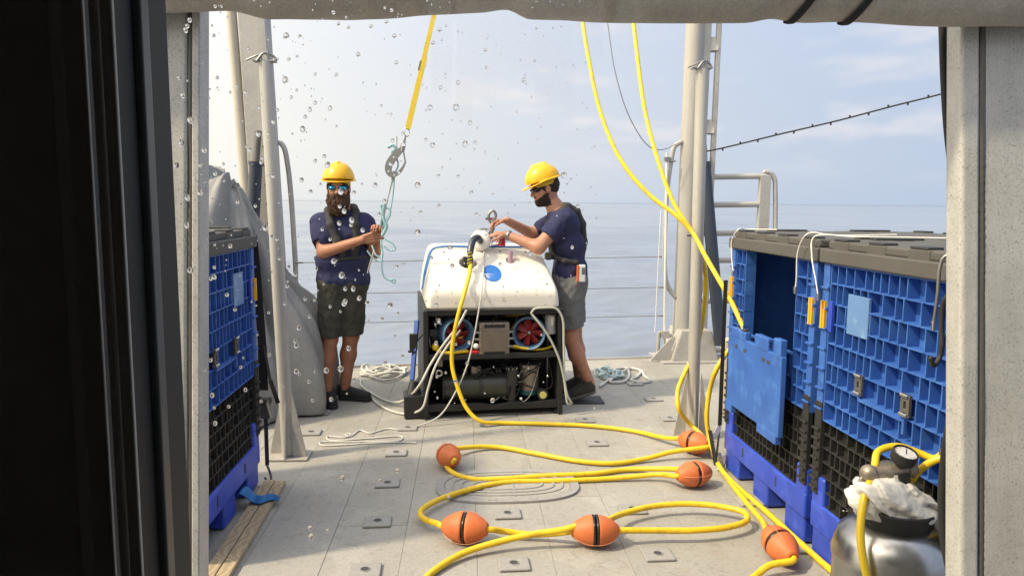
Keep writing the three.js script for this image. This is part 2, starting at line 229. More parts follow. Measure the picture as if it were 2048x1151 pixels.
    rs = 909; const fine = []; const dg = new THREE.SphereGeometry(1, 10, 7); for (let k = 0; k < 260; k++) { const px = 400 + 800 * Math.pow(rnd(), 1.3), py = 620 * Math.pow(rnd(), 1.2), r = rnd(0.00025, 0.00055), q = Zp(px, py, zg - 0.0027), h = dg.clone(); h.scale(r, r * rnd(1, 1.6), r * 0.5); h.translate(q.x, q.y, q.z); fine.push(h); }
    const fs = mesh('fine_spray', fine, water, win); fs.userData.kind = 'stuff'; }
  const zf = -1.6, fr = thing('welded_doorway', 'speckled bare aluminium doorway frame with weld seams outside the window', 'door frame');
  const fx = (px) => Zp(px, 560, zf).x, A = fx(404), B = fx(388), C = fx(378), D = fx(340) - 0.03, Hf = 2.18;
  mesh('post', bx(A - B, Hf, 0.06, (A + B) / 2, Hf / 2, zf - 0.03, 0.004), mat.alu, fr);
  mesh('post', bx(C - D, Hf, 0.05, (C + D) / 2, Hf / 2, zf - 0.026, 0.008), mat.alu, fr);
  const E = fx(1914), F = fx(1911), K = fx(1952), L = fx(1966), Q = fx(2048) + 0.5;
  mesh('post', bx(K - E, Hf, 0.06, (K + E) / 2, Hf / 2, zf - 0.03, 0.011, 3), mat.alu, fr);
  mesh('plate', bx(Q - L, Hf, 0.03, (Q + L) / 2, Hf / 2, zf - 0.022), mat.alu, fr);
  mesh('plate', bx(0.55, Hf, 0.03, D - 0.28, Hf / 2, zf - 0.03), mat.alu, fr);
  mesh('header', bx(Q - D + 0.5, 0.12, 0.06, (Q + D) / 2 - 0.25, Hf + 0.0605, zf - 0.03, 0.006), mat.alu, fr);
  const TILT = -0.115; const lean = (o) => { o.rotation.x = TILT; o.position.set(0, 1.55 - 1.55 * Math.cos(TILT) + zf * Math.sin(TILT), zf - 1.55 * Math.sin(TILT) - zf * Math.cos(TILT)); };
  lean(fr);
  const bead = (x0, x1, r) => { const n = 210, P = [], ixs = [], m = 7; for (let j = 0; j <= n; j++) { const y = 0.02 + j / n * (Hf - 0.04), s = r * (0.8 + 0.22 * Math.abs(Math.sin(j * 1.55)) + 0.25 * perlin.noise(y * 6, x0 * 9, 1)), c = (x0 + x1) / 2 + 0.0012 * perlin.noise(y * 9, 2, x0); for (let i = 0; i < m; i++) { const a = Math.PI * i / (m - 1); P.push(c + Math.cos(a) * s, y, zf - 0.012 + Math.sin(a) * s); } } for (let j = 0; j < n; j++) for (let i = 0; i < m - 1; i++) { const a = j * m + i; ixs.push(a, a + 1, a + m, a + 1, a + m + 1, a + m); } const g = new THREE.BufferGeometry(); g.setAttribute('position', new THREE.Float32BufferAttribute(P, 3)); g.setIndex(ixs); g.computeVertexNormals(); return boxUV(g); };
  mesh('weld_bead', bead(C, B, 0.0075), mat.weld, fr); mesh('weld_bead', bead(K, L, 0.009), mat.weld, fr);

  // rolled canvas curtain under the header, sagging between its straps
  const roll = thing('rolled_curtain', 'rolled up grey canvas curtain with black straps under the doorway header', 'curtain');
  lean(roll); const NS = 200, NR = 26, P = [], ix = [], x0 = D - 0.2, x1 = Q, low = (px) => { const t = [[330, 20], [480, 14], [560, 32], [700, 32], [960, 16], [1010, 9], [1060, 30], [1250, 38], [1480, 38], [1545, 28], [1600, 36], [1700, 34], [1880, 44], [2100, 44]]; for (let i = 0; i < t.length - 1; i++) if (px <= t[i + 1][0]) return t[i][1] + (t[i + 1][1] - t[i][1]) * sstep(t[i][0], t[i + 1][0], px); return 44; };
  for (let j = 0; j <= NS; j++) { const x = x0 + (x1 - x0) * j / NS, px = PW / 2 + (x - 0.1) / 1.6 * FPX, yb2 = Zp(px, low(px), zf + 0.03).y, yt2 = 2.15, cy = (yb2 + yt2) / 2, ry = (yt2 - yb2) / 2;
    for (let i = 0; i < NR; i++) { const a = i / NR * 2 * Math.PI, w = 1 + 0.05 * perlin.noise(x * 14, Math.cos(a) * 2, Math.sin(a) * 2) + 0.03 * perlin.noise(x * 3, Math.cos(a) * 5, Math.sin(a) * 5); P.push(x, cy + Math.sin(a) * ry * (i > NR / 2 ? 1 + (w - 1) * 0.3 : w), zf + 0.045 + Math.cos(a) * 0.07 * w); } }
  for (let j = 0; j < NS; j++) for (let i = 0; i < NR; i++) { const a = j * NR + i, b = j * NR + (i + 1) % NR; ix.push(a, b, a + NR, b, b + NR, a + NR); }
  const g = new THREE.BufferGeometry(); g.setAttribute('position', new THREE.Float32BufferAttribute(P, 3)); g.setIndex(ix); g.computeVertexNormals();
  mesh('canvas_roll', boxUV(g), mat.canvas, roll);
  for (const px of [1606, 1712]) { const pts = []; for (let i = 0; i <= 40; i++) { const a = i / 40 * 2 * Math.PI; pts.push(V(fx(px) + 0.012 * Math.sin(a), 2.072 + 0.094 * Math.sin(a), zf + 0.045 + 0.078 * Math.cos(a))); } const g2 = new THREE.TubeGeometry(new THREE.CatmullRomCurve3(pts, true), 60, 0.0025, 6, true); g2.translate(-fx(px), 0, 0); g2.scale(4.5, 1, 1); g2.translate(fx(px), 0, 0); mesh('strap', g2, mat.blackWeb, roll); }
  // black cord hanging by the right post and the dark cable end at the top left
  tag(mesh('hanging_cord', tube([Zp(1874, -40, zf - 0.12), Zp(1884, 30, zf - 0.12), Zp(1889, 150, zf - 0.12), Zp(1896, 260, zf - 0.12), Zp(1912, 400, zf - 0.12), Zp(1925, 560, zf - 0.12)], 0.009, 40, 8), mat.rubber), 'flat black cord hanging down beside the right doorway post', 'cord');
  tag(mesh('cable_end', tube([Zp(440, -40, zf - 0.08), Zp(430, -5, zf - 0.08), Zp(420, 16, zf - 0.08)], 0.006, 12, 8), mat.rubber), 'dark cable end poking out below the header by the left post', 'cable');
}
mat.cream = M(0.60, 0.55, 0.45, 0.5, { map: 'grime' });
// ---------- stern gantry ----------
const ZL = -6.85, ZR = -7.25;
{
  const g = thing('stern_gantry', 'tall grey stern gantry with round leg, slotted side rails and dark hydraulic rams', 'gantry');
  const up = (a, b, y) => a.clone().lerp(b, (y - a.y) / (b.y - a.y));
  const TOP = 5.4;
  // port leg: box column
  const la = Zp(552, 700, ZL), lb = Zp(506, 0, ZL), lt = up(la, lb, TOP), l0 = up(la, lb, 0.02);
  mesh('leg', bar(l0, lt, 0.24, 0.20, 0.01), mat.aluPaint, g);
  mesh('leg_flange', bar(l0.clone().add(V(0.085, 0, 0.118)), lt.clone().add(V(0.085, 0, 0.118)), 0.07, 0.03), mat.galv, g);
  for (let k = 0; k < 9; k++) { const p = up(l0, lt, 0.7 + k * 0.17).add(V(0.045, 0, 0.112)); mesh('bolt', rod(p, p.clone().add(V(0, 0, 0.03)), 0.014, 0.014, 6), mat.weld, g); }
  const ra = Zp(491, 380, ZL + 0.05), rb = Zp(460, 0, ZL + 0.05), r0 = up(ra, rb, 0.5), rt = up(ra, rb, TOP);
  mesh('side_rail', rod(r0, rt, 0.046, 0.046, 16), mat.cream, g);
  for (let k = 0; k < 6; k++) { const y = 0.95 + k * 0.83; mesh('rail_lug', bar(up(r0, rt, y).add(V(0, -0.045, 0)).setY(y), up(l0, lt, y), 0.09, 0.03), mat.aluPaint, g); }
  const h0 = Zp(500, 560, ZL + 0.22), h1 = Zp(511, 330, ZL + 0.22), h2 = Zp(516, 262, ZL + 0.18);
  const ram = mesh('ram', [rod(h0, h1, 0.056, 0.056, 20), rod(h1, h1.clone().lerp(h0, -0.03), 0.066, 0.066, 20)], mat.hydr, g); mesh('ram_rod', rod(h1, h2, 0.03, 0.03, 14), mat.weld, ram);
  // starboard leg: round column on a plated pedestal
  const a = Zp(1364, 640, ZR), b = Zp(1391, 40, ZR), c0 = up(a, b, 0.10), ct = up(a, b, TOP);
  mesh('leg', rod(c0, ct, 0.092, 0.092, 36), mat.aluPaint, g);
  const wv = V(0.125, 0, -0.03); mesh('leg_channel', bar(c0.clone().add(wv), ct.clone().add(wv), 0.075, 0.10, 0.006), mat.galv, g);
  for (let k = 0; k < 8; k++) { const p = up(c0, ct, 0.75 + k * 0.26).add(V(0.10, 0, 0.055)); mesh('bolt', rod(p, p.clone().add(V(0, 0, 0.025)), 0.013, 0.013, 6), mat.weld, g); }
  const sa = Zp(1419, 450, ZR), sb = Zp(1439, 40, ZR), s0 = up(sa, sb, 0.3), st = up(sa, sb, TOP);
  mesh('side_rail', bar(s0, st, 0.048, 0.05, 0.01), mat.galv, g);
  for (let k = 0; k < 6; k++) { const y = 0.75 + k * 0.8; const q = up(s0, st, y); mesh('rail_lug', bar(q, up(c0, ct, y).add(wv), 0.14, 0.05), mat.galv, g); }
  const k0 = Zp(1441, 690, ZR + 0.25), k1 = Zp(1410, 335, ZR + 0.1);
  const ram2 = mesh('ram', [rod(k0, k1, 0.06, 0.06, 20), rod(k1, k1.clone().lerp(k0, -0.03), 0.066, 0.066, 20)], mat.hydr, g); mesh('ram_rod', rod(k1, Zp(1408, 290, ZR), 0.03, 0.03, 14), mat.dull, ram2);
  // pedestals
  const ped = (x, z, s) => { const tri = (w, h) => [[-w, 0], [w, 0], [w * 0.45, h], [-w * 0.45, h]]; const q = [];
    q.push(at(extr([[-0.17, 0], [0.30, 0], [0.22, 0.30], [-0.08, 0.30]], 0.02), 0, 0.012, 0.17), at(extr([[-0.17, 0], [0.30, 0], [0.22, 0.30], [-0.08, 0.30]], 0.02), 0, 0.012, -0.19), bx(0.62, 0.012, 0.5, 0.02, 0.007, 0));
    q.push(at(new THREE.BoxGeometry(0.015, 0.33, 0.36), -0.125, 0.16, 0, 0, 0, -0.29), at(new THREE.BoxGeometry(0.015, 0.31, 0.36), 0.262, 0.16, 0, 0, 0, 0.26), bx(0.30, 0.012, 0.36, 0.07, 0.312, 0));
    q.push(at(extr([[0, 0], [0.22, 0], [0, 0.24]], 0.015), -0.17, 0.012, 0.14, 0, Math.PI, 0));
    const m = mesh('pedestal', boxUV(merge(q.map((t) => boxUV(t)))), mat.aluPaint, g); m.position.set(x, 0.001, z); m.rotation.y = s; };
  ped(c0.x + 0.02, ZR + 0.02, 0.05); ped(l0.x - 0.02, ZL, 0.05);
  mesh('crossbeam', bar(lt.clone().setY(TOP + 0.14), ct.clone().setY(TOP + 0.14), 0.28, 0.24, 0.01), mat.aluPaint, g);
}
// ---------- awning posts ----------
function awningPost(label, foot, top, gus) {
  const o = thing('awning_post', label, 'post', [foot.x, 0, foot.z]), v = top.clone().sub(foot); v.y = top.y;
  mesh('tube', rod(V(0, 0.02, 0), V(v.x, v.y, v.z), 0.040, 0.040, 28), mat.galv, o);
  mesh('base_plate', bx(0.24, 0.012, 0.17, 0.01, 0.0075, 0, 0.003), mat.galv, o);
  for (const s of [-1, 1]) { const t = extr([[0.036, 0.012], [0.115, 0.012], [0.115, 0.04], [0.036, gus]], 0.010, 0.001); t.translate(0, 0, 0.03); if (s < 0) { t.rotateY(Math.PI); } mesh('gusset', boxUV(t), mat.galv, o); }
  for (const s of [-1, 1]) { const t = extr([[0.036, 0.012], [0.085, 0.012], [0.085, 0.03], [0.036, gus * 0.9]], 0.008, 0.001); t.rotateY(s * Math.PI / 2); mesh('gusset', boxUV(t), mat.galv, o); }
  const cap = mesh('clamp', [tube([V(v.x - 0.10, v.y + 0.005, v.z + 0.03), V(v.x - 0.03, v.y + 0.035, v.z + 0.03), V(v.x + 0.0, v.y + 0.05, v.z), V(v.x + 0.02, v.y + 0.02, v.z)], 0.006, 20, 6), tube([V(v.x - 0.04, v.y, v.z + 0.04), V(v.x, v.y + 0.045, v.z + 0.03), V(v.x + 0.05, v.y + 0.03, v.z), V(v.x + 0.06, v.y + 0.012, v.z)], 0.008, 20, 6), bx(0.13, 0.008, 0.06, v.x - 0.005, v.y + 0.004, v.z, 0.002)], mat.dull, o);
  mesh('bolt', [rod(V(v.x - 0.02, v.y, v.z + 0.02), V(v.x - 0.02, v.y + 0.045, v.z + 0.02), 0.006), rod(V(v.x + 0.02, v.y, v.z + 0.02), V(v.x + 0.02, v.y + 0.06, v.z + 0.02), 0.006)], mat.dull, cap);
  return o;
}
{
  const f = G(577, 913); awningPost('pale round awning post beside the grey tarpaulin, standing on a gusseted plate', f, Zp(531, 124, f.z), 0.42);
  const r = G(1384, 876); awningPost('grey round awning post beside the yellow hoses, standing on a gusseted plate', r, Zp(1405, 138, r.z), 0.46);
}
// ---------- guard rails at the stern ----------
{
  const L = thing('guard_rail', 'bent tube guard rail beside the grey tarpaulin', 'railing', [0, 0, 0], 0, 'bent tube guard rails at the stern');
  const q = (x, y) => Zp(x, y, ZL - 0.02);
  mesh('tube', tube([q(545, 300), q(556, 284), q(566, 292), q(575, 330), q(587, 470), q(590, 570), q(582, 598), q(568, 610), q(560, 640), q(562, 735)].map((p, i, a) => i === a.length - 1 ? p.setY(0.01) : p), 0.024, 80, 12), mat.galv, L);
  const R = thing('guard_rail', 'bent tube guard rail beside the round gantry leg', 'railing', [0, 0, 0], 0, 'bent tube guard rails at the stern');
  const w = (x, y) => Zp(x, y, ZR + 0.03);
  mesh('tube', tube([w(1362, 284), w(1350, 292), w(1343, 320), w(1333, 400), w(1330, 540), w(1335, 570), w(1350, 592), w(1362, 600)], 0.024, 70, 12), mat.galv, R);
  mesh('cross_tube', rod(w(1362, 600), w(1380, 600), 0.02), mat.galv, R);
  const ys = [[525, 513], [589, 574], [648, 631]];
  const wn = ['top', 'middle', 'bottom'];
  ys.forEach(([a, b], k) => {
    const p = Zp(590, a, ZL), e = Zp(1331, b, ZR), o = thing('lifeline', wn[k] + ' steel lifeline wire strung across the stern', 'wire', [0, 0, 0], 0, 'lifelines across the stern');
    mesh('wire', rod(p, e, 0.0042, 0.0042, 8), mat.dull, o);
    for (const [s, d] of [[p, e], [e, p]]) mesh('turnbuckle', rod(s, s.clone().lerp(d, 0.02), 0.011, 0.008, 10), mat.dull, o);
  });
  const pole = thing('flag_staff', 'thin white staff clamped beside the right guard rail', 'pole');
  mesh('shaft', [rod(Zp(1329, 690, ZR + 0.06).setY(0.14), Zp(1334, 305, ZR + 0.06), 0.014, 0.011, 12)], mat.white, pole);
  mesh('clamp', [at(new THREE.BoxGeometry(0.05, 0.04, 0.05), ...Zp(1334, 318, ZR + 0.06).toArray()), rod(Zp(1334, 322, ZR + 0.06), Zp(1352, 322, ZR + 0.06), 0.008)], mat.dull, pole);
  mesh('foot_bracket', [rod(Zp(1318, 664, ZR + 0.1), Zp(1316, 706, ZR + 0.1).setY(0.005), 0.018), rod(Zp(1318, 664, ZR + 0.1), Zp(1345, 672, ZR + 0.08), 0.02), at(new THREE.BoxGeometry(0.08, 0.07, 0.06), ...Zp(1330, 668, ZR + 0.1).toArray())], mat.galv, pole);
  mesh('halyard', rod(Zp(1322, 420, ZR + 0.1), Zp(1310, 664, ZR + 0.1), 0.004, 0.004, 6), mat.white, pole);
  // ladder-like side gate to starboard
  const gate = thing('side_rail_gate', 'grey tube railing with bent end behind the blue containers', 'railing'), z = ZR - 0.1, t = (x, y) => Zp(x, y, z);
  for (const y of [354, 410, 467, 521, 602, 700]) mesh('rail', rod(t(1380, y), t(1532, y - 2), 0.030, 0.030, 16), mat.galv, gate);
  mesh('post', bx(0.11, t(1526, 350).y, 0.07, t(1528, 400).x, t(1526, 350).y / 2, z - 0.002, 0.005), mat.galv, gate);
  mesh('bent_tube', tube([t(1530, 344), t(1541, 345), t(1549, 356), t(1551, 385), t(1549, 600), t(1548, 745).setY(0.01)], 0.024, 50, 12), mat.galv, gate);
}
// ---------- overhead lines ----------
{
  const c = thing('string_cable', 'thin black cable with clips running up to the right', 'cable');
  const pts = [Zp(1404, 304, -7.1), Zp(1440, 297, -7.05), Zp(1560, 268, -6.9), Zp(1680, 240, -6.75), Zp(1790, 211, -6.6), Zp(1890, 186, -6.45), Zp(2200, 100, -6)];
  mesh('cord', tube(pts, 0.0075, 90, 6), mat.rubber, c); rs = 9; const cc = curve(pts);
  for (let k = 0; k < 13; k++) { const p = cc.getPointAt(0.06 + k * 0.05); mesh('clip', bx(0.014, 0.03, 0.014, p.x, p.y - 0.012 + 0.02 * (k % 2), p.z, 0.003), mat.rubber, c); }
  const z = -7.1; tag(mesh('stay_wire', tube([Zp(1180, -420, z), Zp(1200, -80, z), Zp(1216, 50, z), Zp(1232, 150, z), Zp(1262, 240, z), Zp(1300, 294, z), Zp(1326, 299, z), Zp(1352, 288, z)], 0.005, 80, 6), mat.dull), 'thin slack grey wire looping down to the gantry leg', 'wire');
}
// ---------- folding bulk containers ----------
const CR = { W: 1.12, L: 1.0, base: 0.265, mid: 0.63, top: 1.325, H: 1.43 };
function gridPanel(len, y0, y1, rows, seed, deep, o = {}) { // ribbed wall seen from +z, centred on x = 0, outer face at z = 0
  rs = seed; const q = [], t = 0.0055, h = (y1 - y0) / rows, hole = o.hole, blank = o.blank;
  const rib = (x0, x1, ya, yb) => { q.push(bx(Math.max(t, x1 - x0), Math.max(t, yb - ya), deep, (x0 + x1) / 2, (ya + yb) / 2, -deep / 2)); };
  for (let r = 0; r <= rows; r++) { const y = y0 + r * h; rib(-len / 2, len / 2, Math.min(y, y1 - t), Math.min(y, y1 - t) + t); }
  const tall = rnd() < 0.5 ? 1 : 0;
  for (let r = 0; r < rows; r++) { let x = -len / 2; while (x < len / 2 - 0.02) { rib(x, x + t, y0 + r * h, y0 + (r + 1) * h); x += [0.045, 0.06, 0.075, 0.095, 0.05][Math.floor(rnd(5))] * (o.k || 1.05); } rib(len / 2 - t, len / 2, y0 + r * h, y0 + (r + 1) * h); }
  return merge(q);
}
function makeCrate(label, pos, turn, o) {
  const c = thing('bulk_container', label, 'container', pos, turn, o.group), { L, base, mid, top } = CR, W = o.W || CR.W;
  // pallet base: feet, beam and corner risers
  const feet = []; for (const sx of [-1, 0, 1]) for (const sz of [-1, 0, 1]) feet.push(bx(sx ? 0.2 : 0.16, 0.125, sz ? 0.2 : 0.18, sx * (W / 2 - 0.11), 0.0645, sz * (L / 2 - 0.11), 0.012));
  mesh('pallet', [...feet, bx(W, 0.125, L, 0, 0.184, 0, 0.012), ...[-1, 1].flatMap((a) => [-1, 1].map((b) => bx(0.10, 0.14, 0.10, a * (W / 2 - 0.0505), 0.30, b * (L / 2 - 0.0505), 0.015)))], mat.crateBase, c);
  for (const s of [-1, 1]) for (const x of [-0.22, 0.2]) mesh('slot', bx(0.004, 0.05, 0.012, s * (W / 2 + 0.0005), 0.19, x), mat.hole, c);
  const side = (name, m, g, f, out = 0) => { const p = mesh(name, g, m, c); const a = [Math.PI / 2, -Math.PI / 2, 0, Math.PI][f]; p.rotation.y = a; p.position.set(f === 0 ? W / 2 + out : f === 1 ? -W / 2 - out : 0, 0, f === 2 ? L / 2 + out : f === 3 ? -L / 2 - out : 0); return p; };
  for (let f = 0; f < 4; f++) {
    const len = (f < 2 ? L : W) - 0.02, face = f === o.face;
    side('back_sheet', mat.crateBlack, bx(len - 0.08, mid - base + 0.02, 0.012, 0, (mid + base - 0.02) / 2, -0.036), f, -0.012);
    side('lower_wall', mat.crateBlack, gridPanel(len - 0.08, base - 0.02, mid, 6, 40 + f + o.seed, 0.03, { k: 0.9 }), f, -0.012);
    if (face && o.open) {
      const w = 0.60, zc = 0.0; // opening with side stiles
      for (const s of [-1, 1]) side('back_sheet', mat.crateBlue, bx((len - w) / 2, top - mid, 0.012, s * (w / 2 + (len - w) / 4), (top + mid) / 2, -0.052), f, -0.004);
      for (const s of [-1, 1]) side('upper_stile', mat.crateBlue, at(gridPanel((len - w) / 2, mid, top, 8, 60 + s, 0.045), s * (w / 2 + (len - w) / 4), 0, 0), f, -0.004);
      side('sill', mat.crateBlue, gridPanel(w, mid, 0.86, 2, 66, 0.035), f, -0.006);
      const door = side('drop_door', mat.crateBlue, [bx(w + 0.06, 0.40, 0.03, 0.0, 0.655, 0.03, 0.006), bx(0.20, 0.05, 0.035, -0.20, 0.872, 0.03, 0.006), bx(0.16, 0.07, 0.035, 0.10, 0.88, 0.03, 0.006), bx(0.08, 0.10, 0.035, 0.28, 0.885, 0.03, 0.006), bx(0.10, 0.06, 0.034, -0.30, 0.44, 0.03, 0.006), bx(0.22, 0.05, 0.034, 0.2, 0.44, 0.03, 0.006)], f, 0.02);
      for (const [x, y] of [[-0.22, 0.80], [-0.10, 0.80], [0.13, 0.80], [0.19, 0.80]]) mesh('slot', bx(0.03, 0.018, 0.002, x, y, 0.0462), mat.hole, door);
      for (const x of [-0.14, 0.16]) mesh('hinge', bx(0.04, 0.05, 0.03, x, 0.885, 0.03, 0.008), mat.lidDark, door);
      side('inner_liner', mat.crateBlue, [bx(len - 0.06, top - base, 0.01, 0, (top + base) / 2, -W + 0.07), bx(0.01, top - base, W - 0.16, -len / 2 + 0.05, (top + base) / 2, -W / 2), bx(0.01, top - base, W - 0.16, len / 2 - 0.05, (top + base) / 2, -W / 2)], f);
    } else {
      const u = side('upper_wall', mat.crateBlue, gridPanel(len - 0.10, mid, top, 8, 50 + f * 3 + o.seed, 0.048), f, -0.002);
      side('back_sheet', mat.crateBlue, bx(len - 0.10, top - mid, 0.012, 0, (top + mid) / 2, -0.0545), f, -0.002);
      mesh('label_panel', bx(0.15, 0.165, 0.012, -0.22 * (o.flip || 1), 1.13, -0.004, 0.002), mat.crateBlueLight, u);
      for (const [x, y] of [[-0.17, 0.86], [0.13, 0.86]]) { const l = mesh('latch', [bx(0.018, 0.085, 0.014, x - 0.016, y, 0.006, 0.003), bx(0.018, 0.085, 0.014, x + 0.016, y, 0.006, 0.003), bx(0.05, 0.014, 0.012, x, y + 0.02, 0.006, 0.003), bx(0.05, 0.014, 0.012, x, y - 0.02, 0.006, 0.003)], mat.lid, u); for (const e of [-0.036, 0.036]) mesh('pin', rod(V(x - 0.022, y + e, 0.012), V(x + 0.022, y + e, 0.012), 0.008), mat.steel, l); }
      mesh('gate_edge', [bx(0.30, 0.012, 0.012, -0.02, 0.80, 0.004), bx(0.012, 0.05, 0.012, 0.125, 0.775, 0.004), bx(0.012, 0.05, 0.012, -0.165, 0.825, 0.004)], mat.crateBlue, u);
    }
    // corner columns
    for (const s of [-1, 1]) if (f < 2) side('corner_column', mat.crateBlue, [bx(0.05, top - mid, 0.04, s * (L / 2 - 0.027), (top + mid) / 2, -0.021, 0.004), ...Array.from({ length: 7 }, (_, k) => bx(0.058, 0.008, 0.012, s * (L / 2 - 0.03), mid + 0.05 + k * 0.09, 0.003))], f, 0.002);
    for (const s of [-1, 1]) if (f < 2) side('corner_hinge', mat.crateBlack, [bx(0.055, mid - base + 0.06, 0.03, s * (L / 2 - 0.03), (mid + base) / 2 + 0.05, -0.012, 0.006), ...Array.from({ length: 7 }, (_, k) => bx(0.052, 0.012, 0.016, s * (L / 2 - 0.03), base + 0.05 + k * 0.045, 0.006, 0.003))], f, 0.003);
    for (const s of [-1, 1]) if (f < 2) { side('latch_insert', mat.latchYellow, [bx(0.034, 0.12, 0.012, s * (L / 2 - 0.028), 1.10, 0.0), bx(0.01, 0.12, 0.008, s * (L / 2 - 0.028), 1.10, 0.007)], f, 0.006); if (!(face && o.open)) side('latch_insert', mat.crateBase, bx(0.03, 0.13, 0.012, s * (L / 2 - 0.09), 1.10, 0.0), f, 0.004); }
  }
  // lid
  const lw = W + 0.035, ll = L + 0.03, lidG = [bx(lw, 0.062, ll, 0, top + 0.0325, 0, 0.008), bx(lw - 0.05, 0.04, ll - 0.05, 0, top + 0.080, 0, 0.012)];
  for (const s of [-1, 1]) { for (let k = 0; k < 4; k++) lidG.push(bx(0.085, 0.045, 0.12, s * (lw / 2 - 0.062), top + 0.078, -ll / 2 + 0.13 + k * (ll - 0.26) / 3, 0.008)); for (let k = 0; k < 4; k++) lidG.push(bx(0.13 * W, 0.045, 0.10, -lw / 2 + 0.2 * W + k * (lw - 0.4 * W) / 3, top + 0.079, s * (ll / 2 - 0.062), 0.008)); }
  const lid = mesh('lid', lidG, mat.lid, c);
  for (const s of [-1, 1]) for (let k = 0; k < 4; k++) mesh('pad', bx(0.06, 0.010, 0.10, s * (lw / 2 - 0.05), top + 0.1045, -ll / 2 + 0.13 + k * (ll - 0.26) / 3, 0.003), mat.lidDark, lid);
  for (const s of [-1, 1]) for (let k = 0; k < 2; k++) mesh('pad', bx(0.2 * W, 0.012, 0.05, (k - 0.5) * 0.45 * W, top + 0.105, s * (ll / 2 - 0.05), 0.003), mat.lidDark, lid);
  return c;
}
mat.crateBlueLight = M(0.16, 0.30, 0.55, 0.5, { map: 'worn' }); mat.latchYellow = M(0.72, 0.40, 0.02, 0.5);
const GR = 'blue folding bulk containers on pallets', XR = 1.56 + CR.W / 2, XL = -1.15 - 0.31;
makeCrate('blue bulk container with its side door dropped open, grey lid', [XR, 0.005, -3.65], 0.02, { face: 1, open: true, seed: 1, group: GR });
makeCrate('closed blue bulk container with grey lid beside the steel keg', [XR + 0.03, 0.005, -2.61], 0.03, { face: 1, seed: 7, group: GR, flip: 1 });
makeCrate('closed blue bulk container with grey lid beside the wooden planks', [XL, 0.005, -3.50], 0.0, { face: 0, W: 0.62, seed: 13, group: GR, flip: -1 });
// ---------- smooth solids from distance fields ----------
function surfNet(f, lo, hi, cell) { // naive surface nets: one vertex per crossed cell, normals from the field
  const n = [0, 1, 2].map((k) => Math.ceil((hi[k] - lo[k]) / cell) + 1), [nx, ny, nz] = n, val = new Float32Array(nx * ny * nz), id = new Int32Array(nx * ny * nz).fill(-1);
  const I = (i, j, k) => i + nx * (j + ny * k);
  for (let k = 0; k < nz; k++) for (let j = 0; j < ny; j++) { let i = 0; while (i < nx) { const v = f(lo[0] + i * cell, lo[1] + j * cell, lo[2] + k * cell); val[I(i, j, k)] = v; const skip = Math.min(nx - 1 - i, Math.floor(Math.abs(v) * 0.55 / cell)); for (let s = 1; s <= skip; s++) val[I(i + s, j, k)] = v; i += 1 + skip; } }
  const P = [], ix = [];
  for (let k = 0; k < nz - 1; k++) for (let j = 0; j < ny - 1; j++) for (let i = 0; i < nx - 1; i++) {
    let cnt = 0, sx = 0, sy = 0, sz = 0; const c = [];
    for (let q = 0; q < 8; q++) c.push(val[I(i + (q & 1), j + ((q >> 1) & 1), k + (q >> 2))]);
    const neg = c.filter((v) => v < 0).length; if (!neg || neg === 8) continue;
    for (let q = 0; q < 8; q++) for (const b of [1, 2, 4]) if (!(q & b)) { const u = c[q], w = c[q | b]; if ((u < 0) !== (w < 0)) { const t = u / (u - w); sx += (q & 1) + (b === 1 ? t : 0); sy += ((q >> 1) & 1) + (b === 2 ? t : 0); sz += (q >> 2) + (b === 4 ? t : 0); cnt++; } }
    id[I(i, j, k)] = P.length / 3; P.push(lo[0] + (i + sx / cnt) * cell, lo[1] + (j + sy / cnt) * cell, lo[2] + (k + sz / cnt) * cell);
  }
  const quad = (a, b, c, d, flip) => { if (a < 0 || b < 0 || c < 0 || d < 0) return; flip ? ix.push(a, c, b, a, d, c) : ix.push(a, b, c, a, c, d); };
  for (let k = 1; k < nz - 1; k++) for (let j = 1; j < ny - 1; j++) for (let i = 1; i < nx - 1; i++) {
    const v = val[I(i, j, k)] < 0;
    if (v !== val[I(i + 1, j, k)] < 0) quad(id[I(i, j - 1, k - 1)], id[I(i, j, k - 1)], id[I(i, j, k)], id[I(i, j - 1, k)], !v);
    if (v !== val[I(i, j + 1, k)] < 0) quad(id[I(i - 1, j, k - 1)], id[I(i, j, k - 1)], id[I(i, j, k)], id[I(i - 1, j, k)], v);
    if (v !== val[I(i, j, k + 1)] < 0) quad(id[I(i - 1, j - 1, k)], id[I(i, j - 1, k)], id[I(i, j, k)], id[I(i - 1, j, k)], !v);
  }
  const N = new Float32Array(P.length), e = cell * 0.5;
  for (let q = 0; q < P.length; q += 3) { const [x, y, z] = [P[q], P[q + 1], P[q + 2]]; let a = f(x + e, y, z) - f(x - e, y, z), b = f(x, y + e, z) - f(x, y - e, z), c = f(x, y, z + e) - f(x, y, z - e); const l = Math.hypot(a, b, c) || 1; N[q] = a / l; N[q + 1] = b / l; N[q + 2] = c / l; }
  const g = new THREE.BufferGeometry(); g.setAttribute('position', new THREE.Float32BufferAttribute(P, 3)); g.setAttribute('normal', new THREE.BufferAttribute(N, 3)); g.setIndex(ix);
  return boxUV(g);
}
const smin = (a, b, k) => { const h = Math.max(k - Math.abs(a - b), 0) / k; return Math.min(a, b) - h * h * k * 0.25; };
const smax = (a, b, k) => -smin(-a, -b, k);
